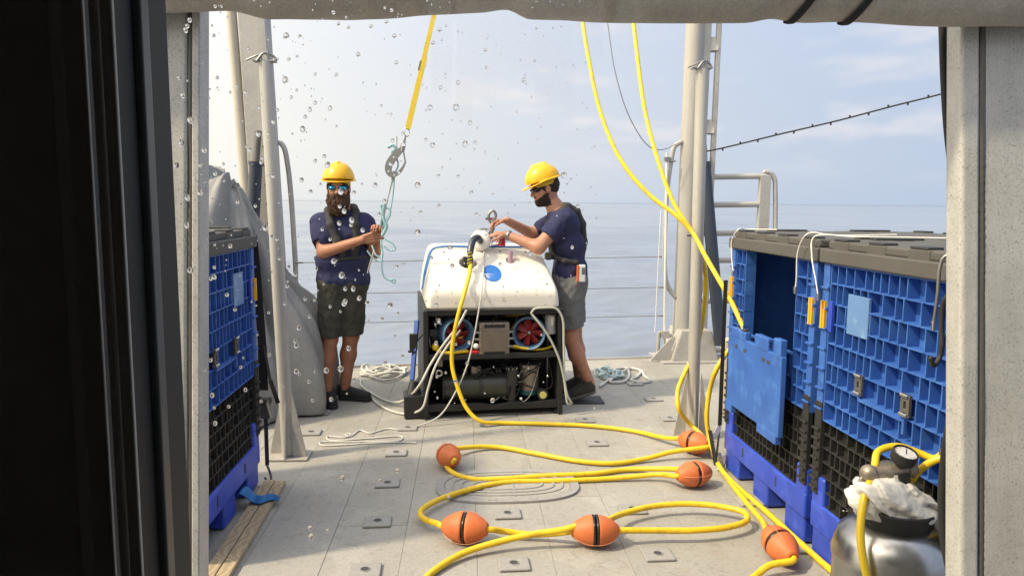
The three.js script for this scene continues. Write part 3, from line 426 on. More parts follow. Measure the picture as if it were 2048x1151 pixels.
// bone: [ax, ay, az, ra, bx, by, bz, rb]
function capD(b, x, y, z) { const dx = b[4] - b[0], dy = b[5] - b[1], dz = b[6] - b[2], t = Math.max(0, Math.min(1, ((x - b[0]) * dx + (y - b[1]) * dy + (z - b[2]) * dz) / (dx * dx + dy * dy + dz * dz + 1e-9))); return Math.hypot(x - b[0] - dx * t, y - b[1] - dy * t, z - b[2] - dz * t) - b[3] - (b[7] - b[3]) * t; }
const boneField = (bones, k, grow = 0) => (x, y, z) => { let d = 1e9; for (const b of bones) { const c = capD(b, x, y, z) - grow; d = d > 1e8 ? c : c > d + k * 2 ? d : smin(d, c, k); } return d; };
const bounds = (bones, pad = 0.03) => { const lo = [1e9, 1e9, 1e9], hi = [-1e9, -1e9, -1e9]; for (const b of bones) for (const o of [0, 4]) for (let q = 0; q < 3; q++) { lo[q] = Math.min(lo[q], b[o + q] - b[o + 3] - pad); hi[q] = Math.max(hi[q], b[o + q] + b[o + 3] + pad); } return [lo, hi]; };
const ell = (x, y, z, cx, cy, cz, a, b, c) => { const k = Math.hypot((x - cx) / a, (y - cy) / b, (z - cz) / c); return (k - 1) * Math.min(a, b, c); };
// ---------- remotely operated vehicle ----------
const ROV = { x: 0.205, z: -5.255, turn: 0.107 };
const rov = thing('underwater_vehicle', 'white hooded remotely operated underwater vehicle with red thrusters in a black frame', 'vehicle', [ROV.x, 0.003, ROV.z], ROV.turn);
rov.updateMatrixWorld(true);
const toWorld = (x, y, z) => V(x, y, z).applyMatrix4(rov.matrixWorld);
{
  const D = 1.15, nrm = (a, b) => { const l = Math.hypot(a, b); return [a / l, b / l]; };
  const [sy, sz] = nrm(0.44, 0.28);           // front slope from (y .95, z 0) to (y 1.23, z -.44)
  const [tx, ty] = nrm(0.27, 0.075);          // side slope
  const hood = (x, y, z) => {
    let d = smax(z - 0.01, (y - 0.95) * sy + (z - 0.0) * sz, 0.05);
    d = smax(d, y - 1.225, 0.05); d = smax(d, Math.abs(x) - 0.495, 0.05); d = smax(d, (Math.abs(x) - 0.495) * tx + (y - 0.96) * ty, 0.06); d = smax(d, -z - D, 0.06); d = smax(d, 0.805 - y, 0.02);
    const hx = x + 0.165, hz = z + 0.28; d = smax(d, 0.062 - Math.hypot(hx, hz * 1.1), 0.012);                                     // round well for the tether
    d = smax(d, 0.03 - Math.hypot(x - 0.165, z + 0.30), 0.008); return d;
  };
  mesh('hood', surfNet(hood, [-0.53, 0.77, -D - 0.04], [0.53, 1.27, 0.05], 0.0095), M(0.76, 0.73, 0.67, 0.42, { map: 'hoodwear' }), rov);
  for (const [x, s] of [[-0.40, 0.1], [0.40, 0.1], [-0.34, 0.88], [0.10, 0.9], [0.30, 0.88]]) mesh('hood_bolt', rod(V(x, 0.95 + 0.28 * s - 0.006, -0.44 * s - 0.003), V(x, 0.95 + 0.28 * s + 0.003, -0.44 * s + 0.002), 0.009, 0.008, 10), mat.dull, rov);
  mesh('hood_lip', bx(0.985, 0.010, 0.012, 0, 0.803, 0.012, 0.003), mat.lid, rov);
  const P = mat.blackPlastic;
  for (const s of [-1, 1]) { const side = extr([[0, 0], [D, 0], [D, 0.8], [0, 0.8]], 0.025, 0.003); side.rotateY(Math.PI / 2); side.translate(s * 0.497 - 0.0125, 0.003, 0); mesh('side_frame', boxUV(side), P, rov); mesh('front_post', bx(0.036, 0.80, 0.045, s * 0.502, 0.402, 0.006, 0.006), P, rov); mesh('skid', bx(0.06, 0.03, D, s * 0.497, 0.0155, -D / 2, 0.004), P, rov); }
  mesh('top_beam', bx(0.97, 0.04, 0.04, 0, 0.782, -0.01, 0.006), P, rov);
  const wavy = (y, h, dz) => { const pts = [], n = 24; for (let i = 0; i <= n; i++) { const x = -0.485 + 0.97 * i / n; pts.push([x, y + h / 2 + 0.006 * Math.sin(i * 0.9) - 0.012 * Math.exp(-(((x) / 0.2) ** 2))]); } for (let i = n; i >= 0; i--) { const x = -0.485 + 0.97 * i / n; pts.push([x, y - h / 2]); } const g = extr(pts, 0.035, 0.004); g.translate(0, 0, dz); return boxUV(g); };
  mesh('middle_shelf', [wavy(0.455, 0.032, -0.03), bx(0.95, 0.012, 0.9, 0, 0.452, -0.5)], P, rov); mesh('bottom_shelf', [wavy(0.075, 0.045, -0.03), bx(0.95, 0.012, D - 0.1, 0, 0.066, -D / 2)], P, rov);
  mesh('dark_backing', bx(0.95, 0.70, 0.012, 0, 0.42, -0.34), M(0.012, 0.016, 0.03, 0.6), rov);  // near-black sheet added to block the view through; stands in for the bays' shade
  // thrusters
  const duct = M(0.10, 0.20, 0.34, 0.4, { map: 'grime' }), red = M(0.30, 0.022, 0.02, 0.45, { map: 'grime' });
  for (const [x, yaw] of [[-0.275, -0.35], [0.28, 0.30]]) {
    const t = new THREE.Group(); t.name = 'thruster'; t.position.set(x, 0.612, -0.075); t.rotation.y = -yaw; rov.add(t);
    const d = lathe([[0.104, -0.09], [0.100, -0.03], [0.108, 0.05], [0.120, 0.062], [0.126, 0.055], [0.124, 0.0], [0.118, -0.09], [0.104, -0.09]], 48); d.rotateX(Math.PI / 2); mesh('duct', d, duct, t);
    const bl = []; for (let k = 0; k < 7; k++) { const s = new THREE.Shape(); s.moveTo(0.012, -0.012); s.quadraticCurveTo(0.06, -0.045, 0.094, -0.028); s.quadraticCurveTo(0.1, 0.0, 0.09, 0.026); s.quadraticCurveTo(0.05, 0.022, 0.012, 0.012); const g = new THREE.ExtrudeGeometry(s, { depth: 0.005, bevelEnabled: true, bevelSize: 0.001, bevelThickness: 0.001, bevelSegments: 1 }); g.rotateX(0.6); g.rotateZ(k / 7 * 2 * Math.PI); bl.push(g); }
    mesh('propeller', bl, red, t); const hb = lathe([[0, 0.035], [0.010, 0.033], [0.016, 0.022], [0.018, 0.0], [0.018, -0.02]], 20); hb.rotateX(Math.PI / 2); mesh('hub', hb, mat.dull, t);
    mesh('motor', rod(V(0, 0, -0.02), V(0, 0, -0.24), 0.05, 0.045, 24), mat.blackPlastic, t); mesh('back_plate', rod(V(0, 0, -0.06), V(0, 0, -0.07), 0.103, 0.103, 32), mat.rubber, t);
  }
  // titanium housing with bolted cover
  const box = new THREE.Group(); box.name = 'electronics_housing'; box.position.set(0.005, 0.575, -0.03); rov.add(box);
  mesh('body', bx(0.225, 0.25, 0.09, 0, 0, -0.03, 0.006), mat.brassy, box); mesh('cover', bx(0.200, 0.165, 0.006, 0, -0.005, 0.0175, 0.002), M(0.25, 0.215, 0.18, 0.35, { metal: 0.5, map: 'grime' }), box);
  mesh('window', [bx(0.155, 0.024, 0.003, 0, 0.099, 0.0165), bx(0.155, 0.020, 0.003, 0, -0.103, 0.0165)], mat.rubber, box);
  for (let k = 0; k < 5; k++) for (const [x, y] of [[-0.104, -0.10 + k * 0.05], [0.104, -0.10 + k * 0.05], [-0.096 + k * 0.048, 0.117], [-0.096 + k * 0.048, -0.118]]) mesh('bolt', rod(V(x, y, 0.012), V(x, y, 0.021), 0.0055, 0.005, 10), mat.steel, box);
  for (const y of [-0.06, 0.0, 0.05]) for (const s of [-1, 1]) mesh('connector', rod(V(s * 0.112, y, -0.01), V(s * 0.145, y, -0.01), 0.012, 0.009, 12), mat.dull, box);
  mesh('knob', new THREE.SphereGeometry(0.022, 16, 12).translate(-0.135, -0.05, 0.0), mat.white, box);
  mesh('red_plug', rod(V(-0.115, -0.098, -0.01), V(-0.20, -0.098, -0.01), 0.020, 0.018, 16), M(0.55, 0.02, 0.015, 0.35), box);
  // looms of cable in the upper bay
  rs = 31; for (let k = 0; k < 16; k++) { const x = rnd(-0.45, 0.45), y = rnd(0.49, 0.75); mesh('cable', tube([V(x, y, rnd(-0.3, -0.12)), V(x + rnd(-0.1, 0.1), y + rnd(-0.08, 0.08), rnd(-0.18, -0.06)), V(x + rnd(-0.2, 0.2), rnd(0.48, 0.76), rnd(-0.3, -0.12))], rnd(0.004, 0.008), 24, 6), [mat.rubber, mat.rubber, mat.dull, mat.yellow][k % 4], rov); }
  mesh('yellow_hose', tube([V(-0.44, 0.53, -0.04), V(-0.40, 0.49, -0.02), V(-0.33, 0.485, -0.01), V(-0.2, 0.488, -0.03)], 0.014, 30, 10), mat.yellow, rov); mesh('yellow_valve', new THREE.SphereGeometry(0.028, 14, 10).translate(-0.43, 0.525, -0.03), mat.yellow, rov);
  mesh('yellow_hose', tube([V(0.16, 0.515, -0.05), V(0.26, 0.495, -0.03), V(0.38, 0.488, -0.04), V(0.46, 0.50, -0.08)], 0.010, 30, 8), mat.yellow, rov); mesh('yellow_hose', tube([V(0.14, 0.50, -0.08), V(0.28, 0.482, -0.06), V(0.44, 0.482, -0.08)], 0.008, 30, 8), mat.yellow, rov);
  mesh('side_motor', rod(V(0.44, 0.60, -0.08), V(0.44, 0.745, -0.08), 0.042, 0.042, 20), mat.dark, rov); mesh('tag_plate', bx(0.02, 0.065, 0.004, 0.445, 0.70, -0.035), mat.white, rov);
  mesh('fitting', [rod(V(-0.42, 0.66, -0.1), V(-0.42, 0.74, -0.06), 0.012), rod(V(-0.44, 0.70, -0.08), V(-0.38, 0.69, -0.06), 0.009), new THREE.SphereGeometry(0.018, 12, 8).translate(-0.43, 0.69, -0.05)], mat.steel, rov);
  // lower bay
  const olive = M(0.045, 0.048, 0.036, 0.35, { map: 'grime' });
  mesh('canister', [rod(V(-0.36, 0.20, -0.12), V(-0.10, 0.20, -0.12), 0.098, 0.098, 32)], olive, rov); mesh('canister', rod(V(-0.085, 0.20, -0.12), V(0.10, 0.20, -0.12), 0.10, 0.10, 32), olive, rov);
  for (const x of [-0.37, -0.095, 0.11]) mesh('canister_clamp', rod(V(x - 0.008, 0.20, -0.12), V(x + 0.008, 0.20, -0.12), 0.108, 0.108, 32), mat.blackPlastic, rov);
  mesh('pump', [rod(V(0.145, 0.09, -0.06), V(0.145, 0.23, -0.06), 0.035, 0.035, 20), rod(V(0.145, 0.23, -0.06), V(0.145, 0.34, -0.06), 0.048, 0.048, 24), rod(V(0.145, 0.22, -0.06), V(0.145, 0.235, -0.06), 0.054, 0.054, 24)], M(0.03, 0.03, 0.034, 0.3, { map: 'grime' }), rov);
  for (let k = 0; k < 8; k++) mesh('bolt', rod(V(0.145 + 0.04 * Math.cos(k * 0.785), 0.34, -0.06 + 0.04 * Math.sin(k * 0.785)), V(0.145 + 0.04 * Math.cos(k * 0.785), 0.352, -0.06 + 0.04 * Math.sin(k * 0.785)), 0.006, 0.006, 8), mat.steel, rov);
  mesh('silver_canister', rod(V(0.29, 0.15, -0.13), V(0.29, 0.36, -0.13), 0.075, 0.075, 28), mat.brassy, rov); mesh('green_band', rod(V(0.29, 0.13, -0.13), V(0.29, 0.165, -0.13), 0.079, 0.079, 28), M(0.01, 0.10, 0.10, 0.4), rov);
  const lamp = mesh('lamp_housing', rod(V(0.375, 0.145, -0.08), V(0.375, 0.145, -0.005), 0.036, 0.042, 24), mat.rubber, rov); mesh('lens', rod(V(0.375, 0.145, -0.005), V(0.375, 0.145, 0.002), 0.027, 0.027, 24), M(0.55, 0.50, 0.16, 0.25), lamp);
  const eye = new THREE.TorusGeometry(0.021, 0.008, 10, 24); eye.translate(-0.405, 0.335, -0.01); mesh('lifting_eye', eye, mat.steel, rov);
  for (let k = 0; k < 12; k++) mesh('cable', tube([V(rnd(-0.4, 0.42), rnd(0.1, 0.4), -0.10), V(rnd(-0.1, 0.45), rnd(0.1, 0.38), rnd(-0.06, -0.01)), V(rnd(0.0, 0.45), rnd(0.1, 0.4), -0.10)], rnd(0.003, 0.006), 30, 6), [mat.rubber, mat.dull, mat.rubber][k % 3], rov);
  rs = 8; for (let k = 0; k < 12; k++) mesh('fastener', new THREE.SphereGeometry(rnd(0.006, 0.013), 10, 8).translate(rnd(-0.44, 0.44), rnd(0.1, 0.42), -0.02), k % 3 ? mat.steel : mat.white, rov);
  // packed small gear: valves, junction boxes, looms
  rs = 303; for (let k = 0; k < 26; k++) { const lowBay = k % 2, x = rnd(-0.45, 0.45), y = lowBay ? rnd(0.10, 0.40) : rnd(0.48, 0.74), z = rnd(-0.30, -0.10), w = rnd(0.03, 0.08); mesh(k % 3 ? 'junction_box' : 'valve', k % 3 ? bx(w, rnd(0.03, 0.09), 0.06, x, y, z, 0.006) : rod(V(x, y, z), V(x + rnd(-0.03, 0.03), y + rnd(0.05, 0.1), z), rnd(0.012, 0.025), rnd(0.012, 0.025), 14), [mat.rubber, mat.blackPlastic, mat.hydr, mat.dull][k % 4], rov); }
  for (let k = 0; k < 26; k++) { const lowBay = k % 2, a = V(rnd(-0.47, 0.47), lowBay ? rnd(0.09, 0.43) : rnd(0.48, 0.76), rnd(-0.2, -0.06)), b = a.clone().add(V(rnd(-0.16, 0.16), rnd(-0.07, 0.07), rnd(-0.02, 0.06))), c = b.clone().add(V(rnd(-0.16, 0.16), rnd(-0.08, 0.08), rnd(-0.1, 0.0))); for (const q of [b, c]) { q.y = lowBay ? Math.min(0.43, Math.max(0.09, q.y)) : Math.min(0.76, Math.max(0.48, q.y)); q.x = Math.max(-0.47, Math.min(0.47, q.x)); q.z = Math.min(-0.03, q.z); } mesh('cable', tube([a, b, c], rnd(0.003, 0.007), 20, 6), [mat.rubber, mat.rubber, mat.hydr, mat.rubber, mat.dull][k % 5], rov); }
  // blue lashing along the hood's edge, emblem, clear tube, red beacon
  const top = (x, z = -0.45, y = 1.232) => V(x, y, z);
  mesh('blue_lashing', [tube([V(-0.512, 0.95, -0.2), V(-0.47, 1.1, -0.32), V(-0.42, 1.215, -0.44), top(-0.36), top(-0.1), top(0.2), top(0.42)], 0.0065, 60, 8), tube([V(-0.515, 0.93, -0.24), V(-0.48, 1.09, -0.36), V(-0.425, 1.212, -0.48), top(-0.36, -0.49), top(0.0, -0.48), top(0.42, -0.49)], 0.006, 60, 8)], M(0.04, 0.19, 0.50, 0.7, { map: 'cloth' }), rov);
  const onSlope = (x, s) => [x, 0.95 + 0.28 * s, -0.44 * s], sl = Math.atan2(0.28, 0.44);
  const em = new THREE.Group(); em.name = 'emblem'; const [ex, ey, ez] = onSlope(0.005, 0.36); em.position.set(ex, ey + 0.0025, ez + 0.002); em.rotation.x = -(Math.PI / 2 - sl); rov.add(em);
  const dsc = new THREE.CylinderGeometry(0.069, 0.069, 0.0012, 48); dsc.rotateX(Math.PI / 2); dsc.scale(1, 1.45, 1); mesh('disc', dsc, M(0.015, 0.14, 0.48, 0.4), em);
  for (let k = 0; k < 4; k++) { const y = -0.016 - k * 0.017, w = 0.060 - k * 0.006, g = extr([[-0.071 + k * 0.010, y + 0.012], [-0.071 + w, y + 0.003], [-0.03 + w * 0.9, y - 0.004], [-0.02, y + 0.001], [-0.069 + k * 0.012, y]], 0.0008); g.translate(0, 0, 0.0009); mesh('streak', g, mat.white, em); }
  const [cx, cy, cz] = onSlope(0.165, 0.66); mesh('clear_tube', rod(V(cx, cy - 0.02, cz), V(cx, cy + 0.075, cz), 0.020, 0.020, 24, false), M(0.62, 0.45, 0.53, 0.15, { transmission: 0.45, thickness: 0 }), rov);
  mesh('red_beacon', rod(V(0.14, 1.225, -0.6), V(0.14, 1.305, -0.6), 0.037, 0.035, 24), M(0.42, 0.02, 0.025, 0.4), rov);
  const [wx, wy, wz] = onSlope(-0.165, 0.60); mesh('tether_block', [bx(0.075, 0.10, 0.06, wx, wy + 0.0, wz - 0.01, 0.005), bx(0.06, 0.03, 0.065, wx, wy + 0.02, wz, 0.005)], mat.rubber, rov);
  // white termination float with grey bend stiffener
  const fl = lathe([[0, -0.04], [0.055, -0.04], [0.078, -0.02], [0.080, 0.02], [0.055, 0.04], [0, 0.04]], 36); fl.rotateX(Math.PI / 2); fl.rotateY(-0.5); fl.translate(-0.05, 1.285, -0.40); mesh('termination_float', fl, mat.white, rov);
  mesh('lift_shackle', tube([V(0.02, 1.24, -0.5), V(0.03, 1.30, -0.5), V(0.08, 1.32, -0.5), V(0.115, 1.29, -0.5), V(0.10, 1.25, -0.5), V(0.05, 1.235, -0.5)], 0.010, 40, 8), mat.dull, rov);
  mesh('lift_bail', tube([V(-0.10, 1.24, -0.5), V(-0.11, 1.31, -0.5), V(-0.05, 1.365, -0.5), V(0.02, 1.36, -0.5), V(0.03, 1.24, -0.5)], 0.009, 40, 8), mat.dull, rov);
  // pale fender hose looped over the right front corner
  mesh('fender_hose', tube([V(0.27, 0.775, 0.035), V(0.29, 0.805, 0.04), V(0.36, 0.815, 0.045), V(0.455, 0.805, 0.045), V(0.50, 0.74, 0.05), V(0.515, 0.55, 0.05), V(0.52, 0.33, 0.055), V(0.535, 0.17, 0.06), V(0.555, 0.085, 0.06), V(0.585, 0.09, 0.05)], 0.0085, 90, 8), M(0.44, 0.45, 0.38, 0.5), rov);
  mesh('fender_hose', tube([V(0.275, 0.765, 0.035), V(0.32, 0.71, 0.05), V(0.40, 0.60, 0.055), V(0.48, 0.43, 0.06), V(0.515, 0.30, 0.06), V(0.545, 0.16, 0.065), V(0.575, 0.10, 0.06)], 0.0085, 80, 8), M(0.44, 0.45, 0.38, 0.5), rov);
  // left: blue strut and black ballast box
  mesh('blue_strut', bar(V(-0.555, 0.70, -0.2), V(-0.60, 0.28, -0.05), 0.035, 0.02, 0.004), M(0.02, 0.07, 0.30, 0.45), rov); mesh('strut_bracket', [bx(0.06, 0.12, 0.03, -0.585, 0.55, -0.13, 0.006), bx(0.05, 0.012, 0.04, -0.60, 0.48, -0.12)], mat.rubber, rov);
  mesh('ballast_box', [bx(0.15, 0.17, 0.20, -0.585, 0.087, -0.10, 0.01), at(new THREE.CylinderGeometry(0.04, 0.075, 0.09, 4), -0.585, 0.215, -0.10, 0, Math.PI / 4, 0)], mat.blackPlastic, rov);
}
// ---------- people ----------
mat.skin = M(0.42, 0.205, 0.125, 0.55, { map: 'skin' }); mat.skin2 = M(0.47, 0.245, 0.16, 0.55, { map: 'skin' }); mat.navy = M(0.022, 0.026, 0.085, 0.9, { map: 'cloth' }); mat.olive = M(0.055, 0.052, 0.04, 0.9, { map: 'cloth' }); mat.greyShort = M(0.17, 0.17, 0.175, 0.9, { map: 'cloth' });
mat.vest = M(0.042, 0.042, 0.042, 0.85, { map: 'cloth' }); mat.beard = M(0.055, 0.026, 0.014, 0.9); mat.hair = M(0.022, 0.013, 0.009, 0.85); mat.helmet = M(0.82, 0.47, 0.01, 0.33, { map: 'scuff' }); mat.shoeDark = M(0.022, 0.022, 0.025, 0.8, { map: 'cloth' }); mat.shoeBrown = M(0.05, 0.043, 0.035, 0.85, { map: 'cloth' }); mat.sole = M(0.10, 0.095, 0.085, 0.8);
const rotM = (yaw, pitch, roll = 0) => new THREE.Matrix4().makeRotationFromEuler(new THREE.Euler(pitch, yaw, roll, 'YXZ'));
// head: looks along +z about its centre
function headField(beardy) {
  return (x, y, z) => { const ax = Math.abs(x);
    let d = ell(x, y, z, 0, 0.03, -0.012, 0.078, 0.095, 0.100); d = smin(d, ell(x, y, z, 0, -0.045, 0.022, 0.062, 0.075, 0.072), 0.03);
    d = smin(d, capD([0, -0.10, 0.066, 0.020, 0, -0.095, 0.05, 0.03], x, y, z), 0.025);                    // chin
    d = smin(d, capD([-0.028, 0.028, 0.082, 0.014, 0.028, 0.028, 0.082, 0.014], x, y, z), 0.02);            // brow
    d = smin(d, capD([0, 0.012, 0.092, 0.008, 0, -0.028, 0.110, 0.013], x, y, z), 0.012);                   // nose
    d = smin(d, capD([0.012, -0.032, 0.098, 0.008, -0.012, -0.032, 0.098, 0.008], x, y, z), 0.008);
    d = smin(d, capD([-0.022, -0.062, 0.086, 0.007, 0.022, -0.062, 0.086, 0.007], x, y, z), 0.012);         // lips
    d = smax(d, -capD([ax > 0 ? 0.032 : 0.032, 0.006, 0.104, 0.014, 0.030, 0.004, 0.104, 0.014], ax, y, z), 0.014); // eye sockets
    d = smin(d, ell(ax, y, z, 0.080, -0.005, -0.012, 0.010, 0.032, 0.020), 0.008);                          // ears
    d = smin(d, capD([0, -0.05, -0.03, 0.058, 0, -0.17, -0.045, 0.062], x, y, z), 0.03); return d; };       // neck
}
function handBones(wrist, dir, palm, side, curl, spread = 0.12, s = 1) { // dir: along the fingers; palm: the way the palm faces; side +1: thumb on dir x palm
  const f = dir.clone().normalize(), n = palm.clone().sub(f.clone().multiplyScalar(palm.dot(f))).normalize(), w = f.clone().cross(n).multiplyScalar(side), B = [], push = (a, ra, b, rb) => B.push([a.x, a.y, a.z, ra * s, b.x, b.y, b.z, rb * s]);
  const L = [[0.040, 0.026, 0.020], [0.045, 0.029, 0.022], [0.041, 0.027, 0.021], [0.032, 0.020, 0.018]];
  for (let k = 0; k < 4; k++) { const off = (1.5 - k) * 0.0205 * s, kn = wrist.clone().addScaledVector(f, (0.088 - Math.abs(k - 1.2) * 0.005) * s).addScaledVector(w, off); push(wrist.clone().addScaledVector(w, off * 0.55), 0.017, kn, 0.0115);
    let p = kn, a = curl * (0.6 + 0.12 * k), fd = f.clone().addScaledVector(w, (1.5 - k) * spread * 0.3).normalize();
    L[k].forEach((l, q) => { const d = fd.clone().multiplyScalar(Math.cos(a)).addScaledVector(n, Math.sin(a)); const e = p.clone().addScaledVector(d, l * s); push(p, 0.0098 - q * 0.0008, e, 0.0088 - q * 0.001); p = e; a += curl * 0.85; }); }
  const tb = wrist.clone().addScaledVector(w, 0.022 * s).addScaledVector(f, 0.022 * s), t1 = tb.clone().addScaledVector(w, 0.026 * s).addScaledVector(f, 0.03 * s).addScaledVector(n, 0.012 * s), t2 = t1.clone().addScaledVector(f, 0.03 * s).addScaledVector(n, 0.014 * s), t3 = t2.clone().addScaledVector(f, 0.022 * s).addScaledVector(n, 0.016 * s).addScaledVector(w, -0.008 * s);
  push(tb, 0.016, t1, 0.0115); push(t1, 0.0112, t2, 0.010); push(t2, 0.010, t3, 0.0085); return B;
}
const slim = (bs, k) => bs.map((b) => { const c = [...b]; c[3] *= k; c[7] *= k; return c; });
function skinGeo(bones, hands, headF, hm) {
  const list = []; let [lo, hi] = bounds(bones); list.push(surfNet(boneField(bones, 0.035), lo, hi, 0.011));
  for (const h of hands) { [lo, hi] = bounds(h, 0.012); list.push(surfNet(boneField(h, 0.007), lo, hi, 0.0034)); }
  const g = surfNet(headF, [-0.11, -0.24, -0.14], [0.11, 0.15, 0.14], 0.0042); g.applyMatrix4(hm); list.push(g); return merge(list);
}
function cloth(bones, k, grow, clip, wrinkle, cell, seed) { const [lo, hi] = bounds(bones, grow + 0.03), f = boneField(bones, k, grow); return surfNet((x, y, z) => { const d = f(x, y, z); if (d > 0.08 || d < -0.08) return Math.max(d, clip(x, y, z)); return smax(d + wrinkle(x, y, z), clip(x, y, z), 0.006); }, lo, hi, cell); }
function helmet(parent, m, brimZ = 0.16) {
  const dome = (x, y, z) => { const t = Math.max(0, z) / 0.12; let d = Math.max(ell(x, y, z, 0, 0.045, -0.005, 0.122, 0.138, 0.142), 0.048 - y); d = smin(d, capD([0, 0.174, 0.05, 0.010, 0, 0.174, -0.06, 0.010], x, y, z), 0.02);
    const rim = Math.max(Math.abs(y - 0.046 + 0.02 * t) - 0.0042, Math.hypot(x / 0.131, (z + 0.005) / (z > 0 ? brimZ + 0.026 : 0.150)) * 0.131 - 0.131); return smin(d, rim, 0.01); };
  const g = surfNet(dome, [-0.15, 0.0, -0.17], [0.15, 0.21, 0.23], 0.0045); g.translate(0, 0.022, 0); g.applyMatrix4(m); const h = mesh('hard_hat', g, mat.helmet, parent);
  const band = lathe([[0.098, 0.0], [0.101, 0.0], [0.101, 0.040], [0.098, 0.040]], 40); band.scale(0.88, 1, 1.08); band.translate(0, 0.028, -0.012); band.applyMatrix4(m); mesh('head_band', band, M(0.55, 0.36, 0.03, 0.6), h);
  return h;
}
function shoe(parent, heel, toe, m, mSole, rise = 0) { // from heel to toe on the ground
  const d = toe.clone().sub(heel), L = Math.hypot(d.x, d.z), yaw = Math.atan2(d.x, d.z);
  const f = (x, y, z) => { let q = capD([0, 0.045, 0.04, 0.043, 0, 0.036, L - 0.05, 0.040], x * 0.95, y, z); q = smin(q, capD([0, 0.05, 0.04, 0.042, 0, 0.105, 0.045, 0.048], x, y, z), 0.03); q = smin(q, capD([0, 0.075, 0.08, 0.036, 0, 0.045, L * 0.62, 0.036], x, y, z), 0.03); q = smax(q, 0.012 - y, 0.006); return smax(q, y - 0.118 + z * 0.15, 0.006); };
  const g = surfNet(f, [-0.07, 0.0, -0.03], [0.07, 0.16, L + 0.02], 0.006), s = surfNet((x, y, z) => smax(capD([0, 0.02, 0.045, 0.049, 0, 0.02, L - 0.05, 0.048], x, y * 0.2 + 0.016, z), Math.abs(y - 0.013) - 0.0125, 0.006), [-0.07, -0.012, -0.03], [0.07, 0.045, L + 0.02], 0.006);
  const o = mesh('shoe', g, m, parent), u = mesh('sole', s, mSole, o);
  o.position.copy(heel); o.rotation.order = 'YXZ'; o.rotation.set(Math.asin(-rise / Math.max(L, 0.1)) * -1, yaw, 0); return o;
}
const wr = (s, a) => (x, y, z) => a * (perlin.noise(x * 16 + s, y * 9, z * 16) + 0.6 * perlin.noise(x * 30, y * 22 + s, z * 30));

